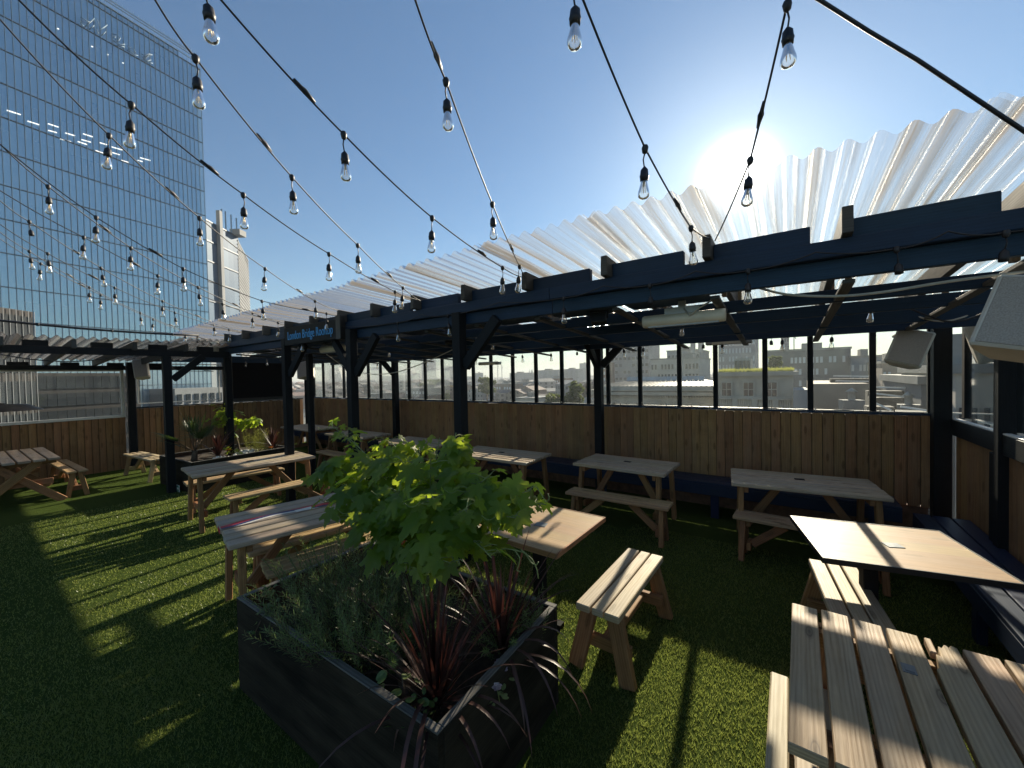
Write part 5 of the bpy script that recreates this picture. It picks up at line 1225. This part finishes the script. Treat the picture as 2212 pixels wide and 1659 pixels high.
for j in range(nf):
    m = MB(); z1 = ztop - BZ - fh * j; z0 = z1 - fh
    if z1 < 2: break
    base = random.uniform(-.12, .12)
    for i in range(nc):
        u0 = i * sp; tn = min(1, max(0, .5 + base + random.uniform(-.16, .16) + (.3 if i < 8 and j > 0 else 0)))
        for za, zb, dt in ((z0, z0 + fh * .62, 0), (z0 + fh * .62, z1, .12)): m.add([(u0, 0, za), (u0 + sp, 0, za), (u0 + sp, 0, zb), (u0, 0, zb)], [(0, 1, 2, 3)], None, min(1, max(0, tn + dt)))
    m.build('storey_glazing', M['tower'], TW)
    m = MB(); m.box((LW / 2, ny * .06, z1), (LW, .12, .10)); m.build('floor_edge', M['findark'], TW)
for i in range(nc + 1):
    m = MB(); ex = phg * 1.22; m.box((i * sp, ny * .10, (ztop - BZ + ex) / 2), (.036, .07, ztop - BZ + ex), None, None, 2); m.build('fin', M['fin'], TW)
zp = ztop - BZ
for zz in (1.0, .8, .45): m = MB(); m.box((LW / 2, ny * .1, zp + phg * zz), (LW, .12, .10)); m.build('parapet_rail', M['fin'], TW)
m = MB()
for i in range(5, nc): m.add([(i * sp, 0, zp), (i * sp + sp, 0, zp), (i * sp + sp, 0, zp + phg * .45), (i * sp, 0, zp + phg * .45)], [(0, 1, 2, 3)], None, random.uniform(.2, .45))
m.build('parapet_glazing', M['tower'], TW)
m = MB(); m.box((LW / 2 + 2, -ny * 14, (ztop - BZ) / 2 - 1), (LW - 4, 27, ztop - BZ - 2)); m.build('core', M['cblue'], TW)
def cpx(x, y): return (109.7 + x * .1389, y * .1389)
m = MB()
for st in ([(460, 320), (470, 375), (515, 405)], [(540, 410), (680, 285)], [(625, 435), (675, 395)], [(705, 285), (740, 350), (765, 470), (880, 385)], [(710, 450), (745, 535)], [(795, 552), (855, 490)], [(950, 528), (1025, 532), (1082, 590), (1060, 628), (1000, 615)], [(970, 580), (1012, 575)],
           [(972, 625), (1040, 680), (1110, 692), (1155, 685)], [(1040, 708), (1150, 732)], [(1190, 700), (1215, 755), (1255, 735), (1290, 770), (1325, 822)], [(1190, 785), (1250, 808), (1285, 850), (1355, 862)], [(1410, 838), (1470, 868), (1500, 845), (1545, 835)], [(1430, 900), (1480, 905), (1530, 850), (1580, 852)], [(1440, 920), (1500, 945), (1560, 930)], [(1490, 960), (1585, 985)], [(460, 262), (515, 292), (590, 340)], [(530, 310), (610, 345)]):
    P = [loc(onP(*cpx(x, y), .35)) for x, y in st]; m.tube(P, .055, 5)
m.build('roof_lettering', M['fin'], TW)
c1 = lambda x, y: (x * .25, y * .25)
for (x0, y0), (x1, y1) in (((60, 952), (180, 990)), ((238, 1045), (342, 1078)), ((416, 1068), (507, 1098)), ((418, 1125), (492, 1146)), ((565, 1148), (648, 1172)), ((718, 1155), (805, 1183)), ((705, 1205), (786, 1228)), ((520, 1198), (614, 1225)), ((672, 1222), (752, 1248)), ((863, 1232), (925, 1250)), ((826, 1300), (893, 1322)), ((972, 1318), (1036, 1337)), ((964, 1268), (1060, 1296)), ((1050, 1384), (1112, 1403)), ((1190, 1384), (1232, 1396)), ((1212, 1362), (1300, 1386)), ((495, 243), (511, 252)), ((790, 398), (804, 405)), ((926, 468), (938, 474)), ((1058, 540), (1069, 547))):
    a, b = loc(onP(*c1(x0, y0), .08)), loc(onP(*c1(x1, y1), .08)); m = MB(); m.bar(a, b, .05, .09); m.build('office_light', M['striplight'], TW)
# neighbour tower
def tower2():
    t_ = NT('side_tower_glass'); tn = t_.tone(); col = t_.ramp(tn, [(0, (.04, .085, .15)), (1, (.12, .19, .27))]); return t_.done(t_.pbr(col, .5, 0, None, .12))
M['tower2'] = tower2()
def side_tower():
    Yd = 100; a = atD(447, 600, 96); b = atD(516, 600, 104); c = atD(538, 600, 116); zt = atD(480, 494, 100).z
    t = thing('office_tower', 'lower glass tower with a pale lift column right of the tall tower', 'building', (a.x, a.y, BZ)); A, B_, C_ = V((0, 0, 0)), V((b.x - a.x, b.y - a.y, 0)), V((c.x - a.x, c.y - a.y, 0)); h = zt - BZ; n = 7; fl = 3.9
    for j in range(n):
        z1 = h - j * fl * 1.0; m = MB()
        for i in range(6):
            p, q = A.lerp(B_, i / 6), A.lerp(B_, (i + 1) / 6); m.add([p + V((0, 0, z1 - fl)), q + V((0, 0, z1 - fl)), q + V((0, 0, z1)), p + V((0, 0, z1))], [(0, 1, 2, 3)], None, random.uniform(.15, .75))
        m.build('storey_glazing', M['tower2'], t); m = MB(); m.bar(A + V((0, 0, z1)), B_ + V((0, 0, z1)), .3, .22); m.build('floor_edge', M['findark'], t)
    back = V((-18, 14, 0)); m = MB(); k0 = h - n * fl
    m.add([A, B_, C_, A + back] + [q + V((0, 0, k0)) for q in (A, B_, C_, A + back)], [(0, 1, 5, 4), (1, 2, 6, 5), (2, 3, 7, 6), (3, 0, 4, 7), (4, 5, 6, 7)]); m.build('lower_storeys', M['cblue'], t)
    m = MB(); m.add([B_ + V((0, 0, k0)), C_ + V((0, 0, k0)), C_ + V((0, 0, h - 4.5)), B_ + V((0, 0, h))], [(0, 1, 2, 3)]); m.build('side_wall', M['cdark'], t)
    m = MB()
    for i in range(34): z = k0 + (h - k0) * i / 34; m.bar(B_ + V((.1, -.1, z)), B_.lerp(C_, 1) + V((.1, -.1, z - 1.2)), .25, .3)
    m.build('louvres', M['cgrey'], t)
    nn = V((a.x, a.y, 0)).normalized() * -1; q = A.lerp(B_, .42) + nn * .8; m = MB(); m.box((q.x, q.y, (h + 3) / 2), (.75, .75, h + 3), RZ(.6)); m.build('lift_column', M['cgrey'], t)
    for f in (.5, .62, .8, .98): q = A.lerp(B_, f); m = MB(); m.bar(q + V((0, 0, h)), q + V((0, 0, h + 4)), .2, .2, V((0, 1, 0))); m.build('roof_post', M['fin'], t)
    m = MB(); q = A.lerp(B_, .72) + V((-1, 2, 0)); m.box((q.x, q.y, h + .6), (2.2, 2, 1.2), RZ(.6)); m.build('roof_plant', M['cgrey'], t)
side_tower()
# added block and low wing standing for reflections in the tower glass
M['slot'] = plain('matt_dark_window', (.02, .026, .032), .7, 0, .4, .4, .02, .1)
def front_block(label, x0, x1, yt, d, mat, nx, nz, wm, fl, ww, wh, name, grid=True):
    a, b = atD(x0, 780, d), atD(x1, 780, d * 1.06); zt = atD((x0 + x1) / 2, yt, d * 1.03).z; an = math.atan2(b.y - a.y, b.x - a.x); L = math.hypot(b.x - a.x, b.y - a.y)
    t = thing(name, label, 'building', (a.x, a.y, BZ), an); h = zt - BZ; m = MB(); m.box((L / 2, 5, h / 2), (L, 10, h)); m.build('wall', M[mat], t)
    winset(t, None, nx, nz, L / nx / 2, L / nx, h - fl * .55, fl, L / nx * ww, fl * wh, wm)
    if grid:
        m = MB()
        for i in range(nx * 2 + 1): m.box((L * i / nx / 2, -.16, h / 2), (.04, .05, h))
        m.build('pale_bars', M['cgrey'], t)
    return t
front_block('added dark block with pale bars, standing for a brick building reflected in the glass tower', -70, 75, 664, 66, 'cumber', 5, 7, 'slot', 3.6, .86, .74, 'reflected_block')
front_block('added low block with dark bands, standing for street buildings reflected in the glass tower', 75, 300, 806, 72, 'cumber', 12, 5, 'slot', 2.1, .94, .72, 'reflected_wing', False)
front_block('grey domed-roof hall low behind the recessed window', 375, 480, 838, 80, 'cgrey', 6, 2, 'darkglass', 3, .5, .5, 'hall', False)

# ================================================================= air
m = MB(); m.box((0, 2400, 30), (6000, 5600, 112)); hz_ = m.build('haze', None)
t_ = NT('haze_air'); vp = t_.N('VolumePrincipled'); vp.inputs['Color'].default_value = (.82, .86, .90, 1); vp.inputs['Density'].default_value = .00036; vp.inputs['Anisotropy'].default_value = .15
t_.l.new(vp.outputs[0], t_.out.inputs['Volume']); hz_.data.materials.append(t_.m); tag(hz_, 'pale city haze lying over the rooftops to the skyline', 'haze', kind='stuff')
